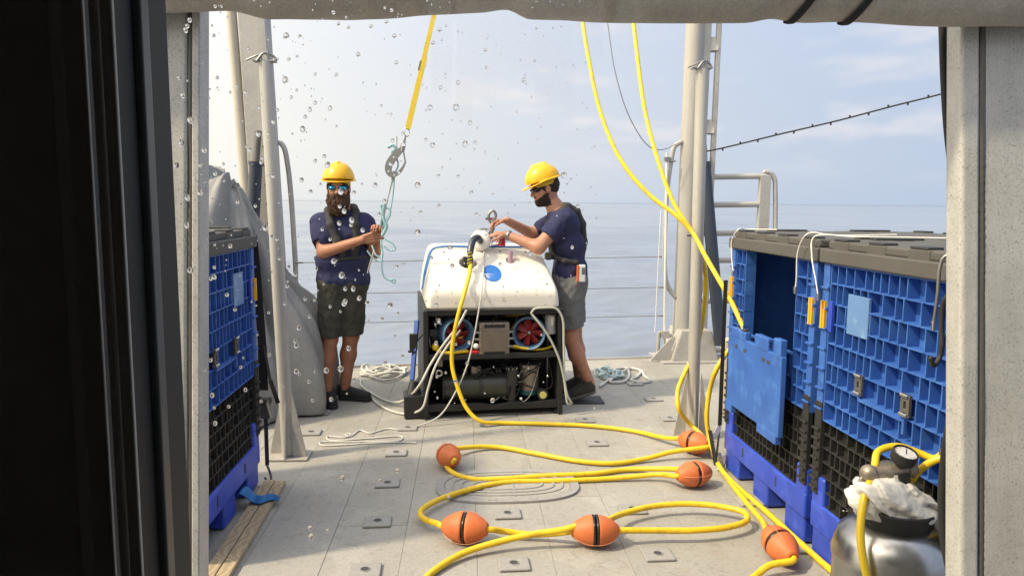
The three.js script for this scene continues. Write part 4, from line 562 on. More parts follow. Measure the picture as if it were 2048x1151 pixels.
{ // bearded person at the lifting hook
  const base = V(-0.955, 0, -5.68), p = thing('person', 'bearded person in navy shirt, dark shorts and yellow hard hat holding the blue rope', 'person', base.toArray());
  const torso = [[-0.10, 1.32, 0.0, 0.115, 0.11, 1.32, -0.03, 0.11], [-0.085, 1.12, 0.02, 0.112, 0.09, 1.12, 0.0, 0.108], [-0.08, 0.98, 0.01, 0.112, 0.085, 0.98, -0.01, 0.11], [-0.10, 1.42, -0.01, 0.075, 0.11, 1.42, -0.045, 0.072], [0, 1.45, -0.03, 0.08, 0, 1.54, -0.03, 0.058]];
  const rs_ = [-0.175, 1.415, 0.0], re = [-0.125, 1.195, 0.10], rw = [0.185, 1.30, 0.225], ls = [0.172, 1.415, -0.055], le = [0.235, 1.19, -0.02], lw = [0.29, 1.335, 0.15];
  const armR = [[...rs_, 0.058, ...re, 0.049], [...re, 0.049, ...rw, 0.031]], armL = [[...ls, 0.057, ...le, 0.048], [...le, 0.047, ...lw, 0.031]];
  const legs = [[-0.09, 0.93, 0.02, 0.100, -0.105, 0.52, 0.05, 0.062], [-0.105, 0.52, 0.05, 0.058, -0.135, 0.36, 0.035, 0.062], [-0.135, 0.36, 0.035, 0.060, -0.135, 0.09, 0.04, 0.040], [0.09, 0.93, -0.02, 0.100, 0.045, 0.53, -0.04, 0.062], [0.045, 0.53, -0.04, 0.058, 0.015, 0.37, -0.075, 0.062], [0.015, 0.37, -0.075, 0.060, -0.015, 0.10, -0.07, 0.040]];
  const hand1 = handBones(V(...rw), V(0.95, 0.22, 0.12), V(0.05, 0.25, -1), -1, 0.55), hand2 = handBones(V(...lw), V(0.05, 0.55, 0.5), V(-0.2, -0.3, 1), 1, 0.95);
  const hm = new THREE.Matrix4().makeTranslation(-0.02, 1.675, 0.02).multiply(rotM(0.05, 0.02));
  mesh('body', skinGeo([...slim(torso.slice(0, 4), 0.78), torso[4], ...armR, ...armL, ...legs.map((b, i) => i % 3 ? b : [b[0], b[1], b[2], 0.07, ...b.slice(4)])], [hand1, hand2], headField(), hm), mat.skin, p);
  const sleeve = (s, e, t) => [s[0], s[1], s[2], 0.062, s[0] + (e[0] - s[0]) * t, s[1] + (e[1] - s[1]) * t, s[2] + (e[2] - s[2]) * t, 0.064];
  const shirtB = [...torso.slice(0, 4), [0, 1.44, -0.03, 0.09, 0, 1.50, -0.03, 0.07], sleeve(rs_, re, 0.60), sleeve(ls, le, 0.62)];
  const cutArm = (s, e, t) => { const a = V(...s), d = V(...e).sub(a), l = d.length(); d.normalize(); return (x, y, z) => { const q = (x - a.x) * d.x + (y - a.y) * d.y + (z - a.z) * d.z - l * t; return q; }; };
  const c1 = cutArm(rs_, re, 0.66), c2 = cutArm(ls, le, 0.68);
  const shirtClip = (x, y, z) => { let c = Math.max(0.935 + 0.012 * Math.sin(x * 18) - y, y - 1.515); const arm1 = y > 1.235 && x < -0.155; if (arm1) c = Math.max(c, c1(x, y, z)); if (x > 0.165 && y > 1.235) c = Math.max(c, c2(x, y, z)); return c; };
  mesh('shirt', cloth(shirtB, 0.04, 0.012, shirtClip, wr(3, 0.006), 0.0085), mat.navy, p);
  const sh = [[-0.08, 0.96, 0.01, 0.113, 0.08, 0.96, -0.01, 0.110], [-0.082, 0.93, 0.02, 0.104, -0.105, 0.50, 0.045, 0.086], [0.078, 0.93, -0.015, 0.102, 0.045, 0.52, -0.045, 0.086]];
  mesh('shorts', cloth(sh, 0.03, 0.006, (x, y, z) => Math.max(0.535 + 0.02 * x - y, y - 0.985), wr(9, 0.010), 0.0085), mat.olive, p);
  const vest = (pts, r) => pts.slice(1).map((q, i) => [...pts[i], r, ...q, r]);
  const vb = [...vest([[-0.075, 1.53, -0.08], [-0.098, 1.51, 0.03], [-0.07, 1.40, 0.105], [-0.02, 1.28, 0.125], [0.02, 1.18, 0.115]], 0.031), ...vest([[0.075, 1.53, -0.09], [0.10, 1.505, 0.0], [0.105, 1.40, 0.07], [0.12, 1.27, 0.085], [0.10, 1.17, 0.095]], 0.030), ...vest([[-0.075, 1.53, -0.08], [0, 1.54, -0.11], [0.075, 1.53, -0.09]], 0.03)];
  const vst = mesh('life_vest', surfNet(boneField(vb, 0.02), ...bounds(vb), 0.0075), mat.vest, p);
  const belt = []; for (let k = 0; k < 24; k++) { const a = k / 24 * 2 * Math.PI, b = (k + 1) / 24 * 2 * Math.PI, q = (t) => [0.207 * Math.cos(t), 1.145 + 0.01 * Math.sin(t * 2), 0.005 + 0.128 * Math.sin(t)]; belt.push([...q(a), 0.013, ...q(b), 0.013]); }
  mesh('belt', surfNet((x, y, z) => { const f = boneField(belt, 0.01)(x, y, z); return f; }, ...bounds(belt), 0.008), mat.vest, vst);
  mesh('badge', rod(V(0.01, 1.22, 0.148), V(0.012, 1.22, 0.154), 0.022, 0.022, 20), M(0.16, 0.16, 0.16, 0.5), vst);
  const hat = helmet(p, hm.clone().multiply(rotM(0, -0.05)), 0.125);
  // bushy beard as tapering tufts over a soft core
  const core = surfNet((x, y, z) => { let d = ell(x, y, z, 0, -0.105, 0.062, 0.077, 0.085, 0.055); d = smin(d, ell(x, y, z, 0, -0.15, 0.062, 0.060, 0.05, 0.04), 0.03); d = smin(d, capD([-0.074, -0.03, 0.005, 0.012, -0.058, -0.09, 0.05, 0.03], x, y, z), 0.02); d = smin(d, capD([0.074, -0.03, 0.005, 0.012, 0.058, -0.09, 0.05, 0.03], x, y, z), 0.02); d = smin(d, capD([-0.03, -0.052, 0.092, 0.010, 0.03, -0.052, 0.092, 0.010], x, y, z), 0.02); return d + 0.007 * perlin.noise(x * 70, y * 22, z * 70) + 0.006 * perlin.noise(x * 130, y * 40, z * 130); }, [-0.11, -0.25, -0.03], [0.11, -0.01, 0.14], 0.0042);
  rs = 55; const tufts = []; for (let k = 0; k < 150; k++) { const a = rnd(-1.35, 1.35), t = rnd(), y = -0.06 - 0.11 * t, r = 0.074 - 0.02 * t, x = Math.sin(a) * r, z = 0.058 + Math.cos(a) * 0.05 * (1 - 0.3 * t), l = rnd(0.015, 0.045); tufts.push(rod(V(x * 0.9, y + 0.015, z * 0.95), V(x * 1.15 + rnd(-0.012, 0.012), y - l, z * 1.02 + rnd(-0.01, 0.012)), 0.008, 0.0012, 5)); }
  const bd = merge([core, ...tufts]); bd.applyMatrix4(hm); mesh('beard', bd, mat.beard, p);
  const hairG = surfNet((x, y, z) => Math.max(ell(x, y, z, 0, 0.03, -0.022, 0.086, 0.10, 0.105), -(0.05 - z) * 1 - (y > 0.03 ? 1 : 0), z - 0.045, -0.06 - y), [-0.1, -0.07, -0.14], [0.1, 0.14, 0.06], 0.006); hairG.applyMatrix4(hm); mesh('hair', hairG, mat.beard, p);
  const gl = []; for (const s of [-1, 1]) { const g = surfNet((x, y, z) => Math.max(ell(x, y, z, 0.034 * s, 0.010, 0.055, 0.037, 0.023, 0.058), 0.03 - z), [-0.08, -0.03, 0.02], [0.08, 0.05, 0.13], 0.0035); gl.push(g); }
  const lens = merge(gl); lens.applyMatrix4(hm); const gs = mesh('sunglasses', lens, M(0.05, 0.42, 0.85, 0.08, { metal: 1 }), p);
  const fr = merge([rod(V(-0.072, 0.036, 0.085), V(0.072, 0.036, 0.085), 0.006, 0.006, 8), rod(V(-0.074, 0.02, 0.07), V(-0.085, 0.012, -0.02), 0.004), rod(V(0.074, 0.02, 0.07), V(0.085, 0.012, -0.02), 0.004), rod(V(-0.074, 0.035, 0.083), V(-0.076, -0.004, 0.07), 0.005), rod(V(0.074, 0.035, 0.083), V(0.076, -0.004, 0.07), 0.005)]); fr.applyMatrix4(hm); mesh('frame', fr, mat.rubber, gs);
  shoe(p, V(-0.145, 0.004, -0.03), V(-0.06, 0.004, 0.22), mat.shoeDark, mat.rubber); shoe(p, V(-0.07, 0.004, -0.10), V(0.205, 0.004, -0.015), mat.shoeDark, mat.rubber);
}
const HF = headField();
{ // person leaning over the vehicle
  const base = Zp(1130, 780, -5.74).setY(0), p = thing('person', 'person in navy shirt, grey shorts and yellow hard hat leaning on the white vehicle', 'person', base.toArray());
  const torso = [[0.02, 1.08, -0.09, 0.112, 0.02, 1.08, 0.09, 0.112], [0.01, 1.25, -0.09, 0.115, 0.01, 1.25, 0.09, 0.115], [-0.03, 1.40, -0.10, 0.105, -0.03, 1.40, 0.10, 0.105], [-0.05, 1.49, -0.11, 0.066, -0.05, 1.49, 0.11, 0.066], [-0.07, 1.50, 0, 0.08, -0.12, 1.58, 0, 0.062], [0.02, 0.98, -0.08, 0.115, 0.02, 0.98, 0.08, 0.115]];
  const ns = [-0.06, 1.455, 0.175], ne = [-0.255, 1.245, 0.22], nw = [-0.495, 1.335, 0.115], fs = [-0.06, 1.455, -0.175], fe = [-0.27, 1.33, -0.16], fw = [-0.485, 1.44, -0.02];
  const arms = [[...ns, 0.060, ...ne, 0.050], [...ne, 0.050, ...nw, 0.032], [...fs, 0.058, ...fe, 0.048], [...fe, 0.047, ...fw, 0.032]];
  const legs = [[0.02, 0.95, 0.09, 0.105, 0.015, 0.54, 0.10, 0.066], [0.015, 0.54, 0.10, 0.060, 0.075, 0.38, 0.10, 0.061], [0.075, 0.38, 0.10, 0.060, 0.185, 0.155, 0.10, 0.040], [0.02, 0.95, -0.09, 0.105, 0.075, 0.56, -0.10, 0.066], [0.075, 0.56, -0.10, 0.060, 0.11, 0.38, -0.10, 0.061], [0.11, 0.38, -0.10, 0.060, 0.13, 0.14, -0.10, 0.040]];
  const h1 = handBones(V(...nw), V(-1, 0.05, -0.15), V(0.1, -1, -0.3), 1, 0.55), h2 = handBones(V(...fw), V(-1, -0.05, 0.15), V(-0.1, -1, 0.2), 1, 0.75);
  const hm = new THREE.Matrix4().makeTranslation(-0.19, 1.69, 0.0).multiply(rotM(-Math.PI / 2 + 0.12, 0.22));
  mesh('body', skinGeo([...slim(torso.slice(0, 4), 0.78), torso[4], ...slim([torso[5]], 0.7), ...arms, ...legs.map((b, i) => i % 3 ? b : [b[0], b[1], b[2], 0.07, ...b.slice(4)])], [h1, h2], headField(), hm), mat.skin2, p);
  const lerp = (s, e, t) => [s[0] + (e[0] - s[0]) * t, s[1] + (e[1] - s[1]) * t, s[2] + (e[2] - s[2]) * t];
  const sb = [...torso.slice(0, 4), torso[5], [-0.06, 1.48, 0, 0.09, -0.09, 1.53, 0, 0.075], [...ns, 0.066, ...lerp(ns, ne, 0.6), 0.065], [...fs, 0.064, ...lerp(fs, fe, 0.6), 0.063]];
  const cut = (s, e, t) => { const a = V(...s), d = V(...e).sub(a), l = d.length(); d.normalize(); return (x, y, z) => (x - a.x) * d.x + (y - a.y) * d.y + (z - a.z) * d.z - l * t; };
  const n1 = cut(ns, ne, 0.62), f1 = cut(fs, fe, 0.62);
  mesh('shirt', cloth(sb, 0.04, 0.012, (x, y, z) => { let c = Math.max(0.965 + 0.02 * Math.sin(z * 14) - y, (y - 1.53) * 0.9 + (x + 0.09) * -0.3); if (z > 0.155 && y > 1.2) c = Math.max(c, n1(x, y, z)); if (z < -0.155 && y > 1.2) c = Math.max(c, f1(x, y, z)); return c; }, wr(21, 0.008), 0.0085), mat.navy, p);
  const sh = [[0.02, 0.98, -0.08, 0.124, 0.02, 0.98, 0.08, 0.124], [0.02, 0.95, 0.09, 0.122, 0.015, 0.56, 0.10, 0.098], [0.02, 0.95, -0.09, 0.120, 0.075, 0.58, -0.10, 0.098]];
  mesh('shorts', cloth(sh, 0.03, 0.006, (x, y, z) => Math.max(0.60 + 0.1 * x - y, y - 1.03), wr(33, 0.010), 0.0085), mat.greyShort, p);
  const seg = (pts, r) => pts.slice(1).map((q, i) => [...pts[i], r, ...q, r]);
  const vb = [...seg([[-0.085, 1.50, 0.10], [-0.02, 1.555, 0.09], [0.055, 1.52, 0.07], [0.105, 1.42, 0.05], [0.12, 1.28, 0.05], [0.10, 1.15, 0.06]], 0.030), ...seg([[-0.085, 1.50, -0.10], [-0.02, 1.555, -0.09], [0.055, 1.52, -0.07], [0.105, 1.42, -0.05], [0.12, 1.28, -0.05]], 0.030), ...seg([[-0.085, 1.50, 0.10], [-0.135, 1.42, 0.09], [-0.14, 1.28, 0.08], [-0.12, 1.17, 0.08]], 0.032), ...seg([[-0.085, 1.50, -0.10], [-0.135, 1.42, -0.09], [-0.14, 1.28, -0.08]], 0.032), ...seg([[0.10, 1.15, 0.07], [0.04, 1.13, 0.20], [-0.05, 1.14, 0.205], [-0.12, 1.17, 0.12]], 0.020)];
  const vst = mesh('life_vest', surfNet(boneField(vb, 0.02), ...bounds(vb), 0.0075), mat.vest, p); mesh('pouch', bx(0.05, 0.06, 0.10, -0.165, 1.17, 0.10, 0.015), M(0.10, 0.10, 0.075, 0.9, { map: 'cloth' }), vst);
  helmet(p, hm.clone().multiply(rotM(0, 0.08)), 0.16);
  const hair = surfNet((x, y, z) => Math.max(ell(x, y, z, 0, 0.03, -0.020, 0.085, 0.102, 0.108) + 0.003 * perlin.noise(x * 80, y * 80, z * 80), z - 0.03 - (Math.abs(x) > 0.06 && y > -0.0 ? 0.01 : 0), -0.075 - y, Math.abs(x) > 0.074 && Math.abs(y + 0.005) < 0.035 && Math.abs(z + 0.012) < 0.02 ? 0.01 : -1), [-0.1, -0.09, -0.14], [0.1, 0.14, 0.06], 0.005); hair.applyMatrix4(hm); mesh('hair', hair, mat.hair, p);
  const bd = surfNet((x, y, z) => { const w = 0.006 * perlin.noise(x * 110, y * 110, z * 110); let d = Math.max(HF(x, y, z) - 0.0065 + 0.6 * w, y + 0.030 + 0.55 * Math.max(0, z - 0.012) + w, -0.132 - y, -0.002 - z + 0.2 * (y + 0.04)); d = smin(d, capD([-0.026, -0.050, 0.090, 0.0065, 0.026, -0.050, 0.090, 0.0065], x, y, z), 0.006); return d; }, [-0.1, -0.15, -0.03], [0.1, 0.0, 0.13], 0.004); bd.applyMatrix4(hm); mesh('beard', bd, mat.hair, p);
  const gl = merge([-1, 1].map((s) => surfNet((x, y, z) => Math.max(ell(x, y, z, 0.034 * s, 0.010, 0.060, 0.036, 0.022, 0.052), 0.04 - z), [-0.08, -0.03, 0.03], [0.08, 0.05, 0.13], 0.004))); gl.applyMatrix4(hm); const gs = mesh('sunglasses', gl, M(0.012, 0.012, 0.014, 0.1), p);
  const tm = merge([rod(V(-0.074, 0.018, 0.07), V(-0.088, 0.02, -0.09), 0.003), rod(V(0.074, 0.018, 0.07), V(0.088, 0.02, -0.09), 0.003)]); tm.applyMatrix4(hm); mesh('frame', tm, mat.rubber, gs);
  const wa = new THREE.TorusGeometry(0.034, 0.008, 8, 24); wa.scale(1, 1, 1.7); const wd = V(...nw).sub(V(...ne)).normalize(); wa.applyQuaternion(new THREE.Quaternion().setFromUnitVectors(V(0, 0, 1), wd)); const wp = V(...ne).lerp(V(...nw), 0.93); wa.translate(wp.x, wp.y, wp.z); mesh('wristwatch', wa, mat.dull, p);
  const pk = mesh('belt_device', bx(0.055, 0.135, 0.04, 0.085, 1.045, 0.215, 0.010), M(0.62, 0.62, 0.62, 0.5), p); mesh('orange_edge', bx(0.016, 0.128, 0.042, 0.052, 1.045, 0.217, 0.006), M(0.62, 0.12, 0.03, 0.5), pk); mesh('dark_patch', bx(0.028, 0.05, 0.003, 0.095, 1.065, 0.236), M(0.12, 0.12, 0.13, 0.4), pk);
  const s1 = shoe(p, V(0.235, 0.075, 0.10), V(-0.02, 0.01, 0.11), mat.shoeBrown, mat.sole, 0.07), s2 = shoe(p, V(0.185, 0.055, -0.10), V(-0.075, 0.01, -0.10), mat.shoeBrown, mat.rubber, 0.05);
}
tag(mesh('rubber_mat', bx(0.36, 0.008, 0.22, 0.92, 0.0065, -5.66, 0.002), mat.rubber), 'small black rubber mat under the shoes beside the vehicle', 'mat');
// ---------- tether, floats, hoses, ropes ----------
const K = (px, py, h = 0.017) => G(px, py, h);
const FL = [[897, 911, 0.075, [0.35, 0.1, 1]], [1388, 884, 0.075, [0.55, 0.05, 0.8]], [1388, 947, 0.075, [-0.95, 0.02, 0.30]], [930, 1054, 0.075, [0.97, 0.0, 0.22]], [1190, 1060, 0.075, [1, 0, 0.04]], [1560, 1088, 0.075, [0.10, -0.10, 1]]];
const F = FL.map(([x, y, h, a]) => ({ c: K(x, y, h), a: V(...a).normalize() }));
const end = (k, s, d = 0.112) => F[k].c.clone().addScaledVector(F[k].a, s * d);
{
  const fl = ['closest to the oval hatch edge', 'resting against the foot of the right awning post', 'with a side band beside the blue pallet', 'half ringed by the tether below the oval hatch', 'with twin black bands where three cable runs meet', 'standing on end against the two cables beside the blue pallet'];
  F.forEach(({ c, a }, k) => {
    const o = thing('cable_float', 'orange foam cable float ' + fl[k], 'float', c.toArray(), 0, 'orange floats along the yellow tether');
    const q = new THREE.Quaternion().setFromUnitVectors(V(0, 1, 0), a);
    const half = (s) => { const g = lathe([[0.016, 0.108], [0.024, 0.110], [0.032, 0.103], [0.050, 0.078], [0.064, 0.048], [0.0705, 0.022], [0.071, 0.012], [0.066, 0.009], [0, 0.009]], 40); if (s < 0) g.rotateZ(Math.PI); g.applyQuaternion(q); return g; };
    mesh('half_shell', half(1), mat.orange, o); mesh('half_shell', half(-1), mat.orange, o);
    const band = (y0, r) => { const g = lathe([[0.058, y0 - 0.008], [r, y0 - 0.0075], [r + 0.0015, y0], [r, y0 + 0.0075], [0.058, y0 + 0.008]], 40); g.applyQuaternion(q); return g; };
    if (k === 4) { mesh('tape_band', band(-0.009, 0.0705), mat.tape, o); mesh('tape_band', band(0.009, 0.0705), mat.tape, o); } else mesh('tape_band', band(0, 0.0665), mat.tape, o);
    for (const s of [0, Math.PI]) { const pts = []; for (let i = 0; i <= 12; i++) { const y = -0.104 + 0.208 * i / 12, u = Math.abs(y) / 0.11, r = 0.0722 * Math.pow(Math.max(0, 1 - u ** 2.1), 0.62) + 0.010; pts.push(V(Math.cos(s + 1.1) * r, y, Math.sin(s + 1.1) * r).applyQuaternion(q)); } mesh('mould_seam', tube(pts, 0.0012, 30, 5), M(0.72, 0.30, 0.16, 0.6), o); }
  });
  const R = 0.0148, yel = thing('tether', 'long yellow tether cable looping across the deck through orange floats', 'cable');
  const run = (pts, seg = 120) => mesh('cable_run', tube(pts, R, seg, 10), mat.yellow, yel);
  const w = toWorld;
  run([w(-0.155, 1.13, -0.18), w(-0.175, 1.06, -0.07), w(-0.225, 0.93, 0.05), w(-0.275, 0.78, 0.10), w(-0.315, 0.58, 0.11), w(-0.32, 0.42, 0.12), w(-0.285, 0.27, 0.16), w(-0.22, 0.12, 0.21), w(-0.13, 0.04, 0.25), K(1005, 845), K(1090, 847), K(1180, 851), K(1270, 862), K(1330, 875, 0.04), end(1, -1, 0.10), end(1, -0.6)], 220);
  run([end(1, 0.6), end(1, 1.06), K(1345, 903, 0.05), K(1290, 917, 0.022), K(1225, 926), K(1160, 922), K(1080, 908), K(1000, 894), K(950, 893, 0.03), end(0, -1.05), end(0, -0.6)], 140);
  run([end(0, 0.6), end(0, 1.06), K(893, 930, 0.04), K(908, 946, 0.02), K(945, 957), K(1000, 957), K(1090, 951), K(1190, 946), K(1260, 938), K(1330, 937, 0.05), F[2].c.clone().add(V(-0.06, 0.012, -0.035))], 150);
  run([end(2, 0.6), end(2, 1.05), K(1320, 948, 0.045), K(1240, 955, 0.02), K(1120, 961), K(1010, 964), K(930, 981, 0.03), K(868, 1003, 0.04), K(841, 1022, 0.04), K(848, 1037, 0.045), K(876, 1047, 0.06), end(3, -1.05), end(3, -0.6)], 170);
  run([end(3, 0.6), end(3, 1.06), K(1010, 1062, 0.045), K(1060, 1068, 0.03), K(1110, 1066, 0.045), end(4, -1.05).add(V(0, -0.006, 0)), end(4, -0.6).add(V(0, -0.004, 0))], 80);
  run([end(4, 0.6), end(4, 1.06), K(1300, 1060, 0.065), K(1390, 1060, 0.06), K(1460, 1053, 0.055), K(1494, 1040, 0.055), K(1490, 1025, 0.06), K(1440, 1012, 0.06), K(1370, 1007, 0.06), K(1300, 1013, 0.06), K(1245, 1027, 0.06), F[4].c.clone().add(V(0.05, 0.018, -0.045))], 150);
  run([F[4].c.clone().add(V(-0.06, 0.028, -0.005)), K(1130, 1058, 0.094), K(1070, 1067, 0.075), K(1000, 1082, 0.05), K(930, 1104, 0.03), K(880, 1132, 0.02), K(850, 1158, 0.017), K(835, 1195, 0.017), K(900, 1260, 0.017)], 110);
  run([end(5, 0.6), end(5, 1.06), K(1540, 1130, 0.05), K(1515, 1148, 0.03), K(1490, 1172, 0.018), K(1480, 1230, 0.017)], 60);
  run([end(5, -0.6), end(5, -1.05), K(1528, 1046, 0.06), K(1490, 1000, 0.02), K(1462, 965, 0.017), K(1440, 932, 0.02), K(1425, 905, 0.03), K(1404, 870, 0.08), K(1378, 845, 0.14), Zp(1357, 815, -4.55), Zp(1356, 780, -4.62), Zp(1370, 745, -4.68), Zp(1395, 690, -4.74), Zp(1409, 610, -4.74), Zp(1411, 550, -4.74), Zp(1400, 500, -4.70), Zp(1388, 470, -4.68), Zp(1350, 410, -4.8), Zp(1313, 310, -5.0), Zp(1290, 220, -5.2), Zp(1276, 120, -5.4), Zp(1266, 30, -5.6), Zp(1256, -120, -6.0), V(1.22, 5.3, -6.95)], 300);
  // bend stiffener where the tether leaves the vehicle
  const bs = thing('bend_stiffener', 'grey curved bend stiffener with yellow braid on the white vehicle', 'cable fitting');
  mesh('boot', tube([w(-0.06, 1.285, -0.36), w(-0.085, 1.31, -0.31), w(-0.12, 1.30, -0.27), w(-0.145, 1.25, -0.235), w(-0.155, 1.205, -0.21)], 0.026, 40, 14), mat.hydr, bs);
  const br = []; for (let k = 0; k < 2; k++) { const pts = []; for (let i = 0; i <= 60; i++) { const t = i / 60, a = t * 26 + k * Math.PI, c = w(-0.155 - 0.012 * t, 1.21 - 0.10 * t, -0.205 + 0.05 * t); pts.push(c.add(V(Math.cos(a) * 0.015, 0, Math.sin(a) * 0.015))); } br.push(tube(pts, 0.006, 150, 5)); } mesh('braid', br[0], M(0.42, 0.36, 0.03, 0.7), bs); mesh('braid', br[1], M(0.05, 0.05, 0.03, 0.7), bs);
  const core = mesh('core', rod(w(-0.155, 1.215, -0.21), w(-0.167, 1.105, -0.155), 0.014, 0.014, 10), M(0.30, 0.26, 0.03, 0.6), bs);
  // second hose from above, down behind the crates; the run along the pallets
  const h2 = thing('hose', 'yellow hose hanging from above and stretched to the open blue container', 'hose');
  mesh('hose_run', tube([V(1.0, 5.3, -6.95), Zp(1150, -160, -6.1), Zp(1164, 30, -5.6), Zp(1178, 120, -5.4), Zp(1203, 230, -5.2), Zp(1245, 325, -5.0), Zp(1300, 390, -4.85), Zp(1352, 430, -4.72), Zp(1385, 464, -4.66), Zp(1410, 510, -4.5), Zp(1440, 562, -4.28), Zp(1462, 600, -4.1), Zp(1490, 660, -3.95)], R, 200, 10), mat.yellow, h2);
  const h3 = thing('hose', 'yellow hose curving out of the containers and along the blue pallets', 'hose');
  mesh('hose_run', tube([Xp(1475, 690, 1.75), Xp(1456, 703, 1.60), Zp(1435, 735, -4.22), Zp(1420, 780, -4.3), Zp(1414, 830, -4.3), Zp(1418, 870, -4.3), Zp(1428, 905, -4.22), K(1443, 938, 0.04), K(1470, 968), K(1530, 1020), K(1590, 1075), K(1640, 1120), K(1690, 1165), K(1740, 1230)], R, 160, 10), mat.yellow, h3);
  tag(mesh('cable_tie', [new THREE.TorusGeometry(0.046, 0.005, 6, 24).rotateX(Math.PI / 2).translate(...Zp(1389, 471, -4.74).toArray())], mat.rubber), 'black tie holding the yellow hoses to the right awning post', 'cable tie');
}
{ // lifting strap, chain, snap hook
  const s = thing('lifting_strap', 'yellow webbing lifting strap hanging from the gantry with steel links', 'strap'), z = -5.35;
  const a = Zp(814, 258, z), b = Zp(868, 30, -5.75), topP = V(Zp(974, -420, -6.9).x, 5.4, -6.9);
  const web = (p, q) => { const g = bar(p, q, 0.033, 0.006); return g; };
  mesh('webbing', web(a, b), mat.yellowWeb, s); mesh('webbing', web(b, topP), mat.yellowWeb, s); mesh('webbing_fold', web(a.clone().add(V(0.008, 0.0, 0.008)), a.clone().lerp(b, 0.62).add(V(0.008, 0, 0.008))), mat.yellowWeb, s);
  mesh('label_sleeve', bar(a.clone().lerp(b, 0.50), a.clone().lerp(b, 0.58), 0.046, 0.012), M(0.10, 0.09, 0.04, 0.7), s);
  const link = (px, py, r, turn) => { const g = new THREE.TorusGeometry(r, 0.006, 8, 24); g.scale(0.62, 1, 1); g.rotateY(turn); g.translate(...Zp(px, py, z).toArray()); return mesh('link', g, mat.steel, s); };
  link(813, 264, 0.030, 0.3); link(809, 278, 0.026, 1.4); link(806, 290, 0.026, 0.2);
  const h = thing('snap_hook', 'large steel snap hook with bored holes under the yellow strap', 'hook'), q = (x, y) => Zp(x, y, z);
  const hp = curve([q(806, 296), q(797, 304), q(786, 316), q(778, 330), q(777, 342), q(784, 350), q(796, 346), q(806, 334), q(811, 322)]), n = 60, P = [], ix = [];
  for (let i = 0; i <= n; i++) { const t = i / n, p = hp.getPointAt(t), tg = hp.getTangentAt(t), nn = V(-tg.y, tg.x, 0).normalize(), wd = 0.022 * (0.55 + 0.7 * Math.sin(Math.PI * Math.min(1, t * 1.25 + 0.1))) * (t > 0.75 ? 1 - (t - 0.75) * 2.4 : 1); for (const [u, v] of [[-1, 1], [1, 1], [1, -1], [-1, -1]]) { const c = p.clone().addScaledVector(nn, u * wd); P.push(c.x, c.y, c.z + v * 0.009); } }
  for (let i = 0; i < n; i++) for (let k = 0; k < 4; k++) { const A = i * 4 + k, B = i * 4 + (k + 1) % 4; ix.push(A, A + 4, B, B, A + 4, B + 4); } ix.push(0, 1, 2, 0, 2, 3);
  const g = new THREE.BufferGeometry(); g.setAttribute('position', new THREE.Float32BufferAttribute(P, 3)); g.setIndex(ix); let gg = toCreasedNormals(g, 0.6); mesh('hook_body', gg, mat.dull, h);
  for (const t of [0.24, 0.38, 0.52, 0.66]) { const p = hp.getPointAt(t); mesh('hole', rod(p.clone().add(V(0, 0, -0.0105)), p.clone().add(V(0, 0, 0.0105)), 0.0075, 0.0075, 14), M(0.55, 0.57, 0.6, 0.6), h); }
  mesh('gate', bar(q(806, 298), q(811, 326), 0.010, 0.012), mat.dull, h); mesh('swivel', rod(q(806, 292), q(805, 300), 0.016, 0.016, 14), mat.dull, h);
}
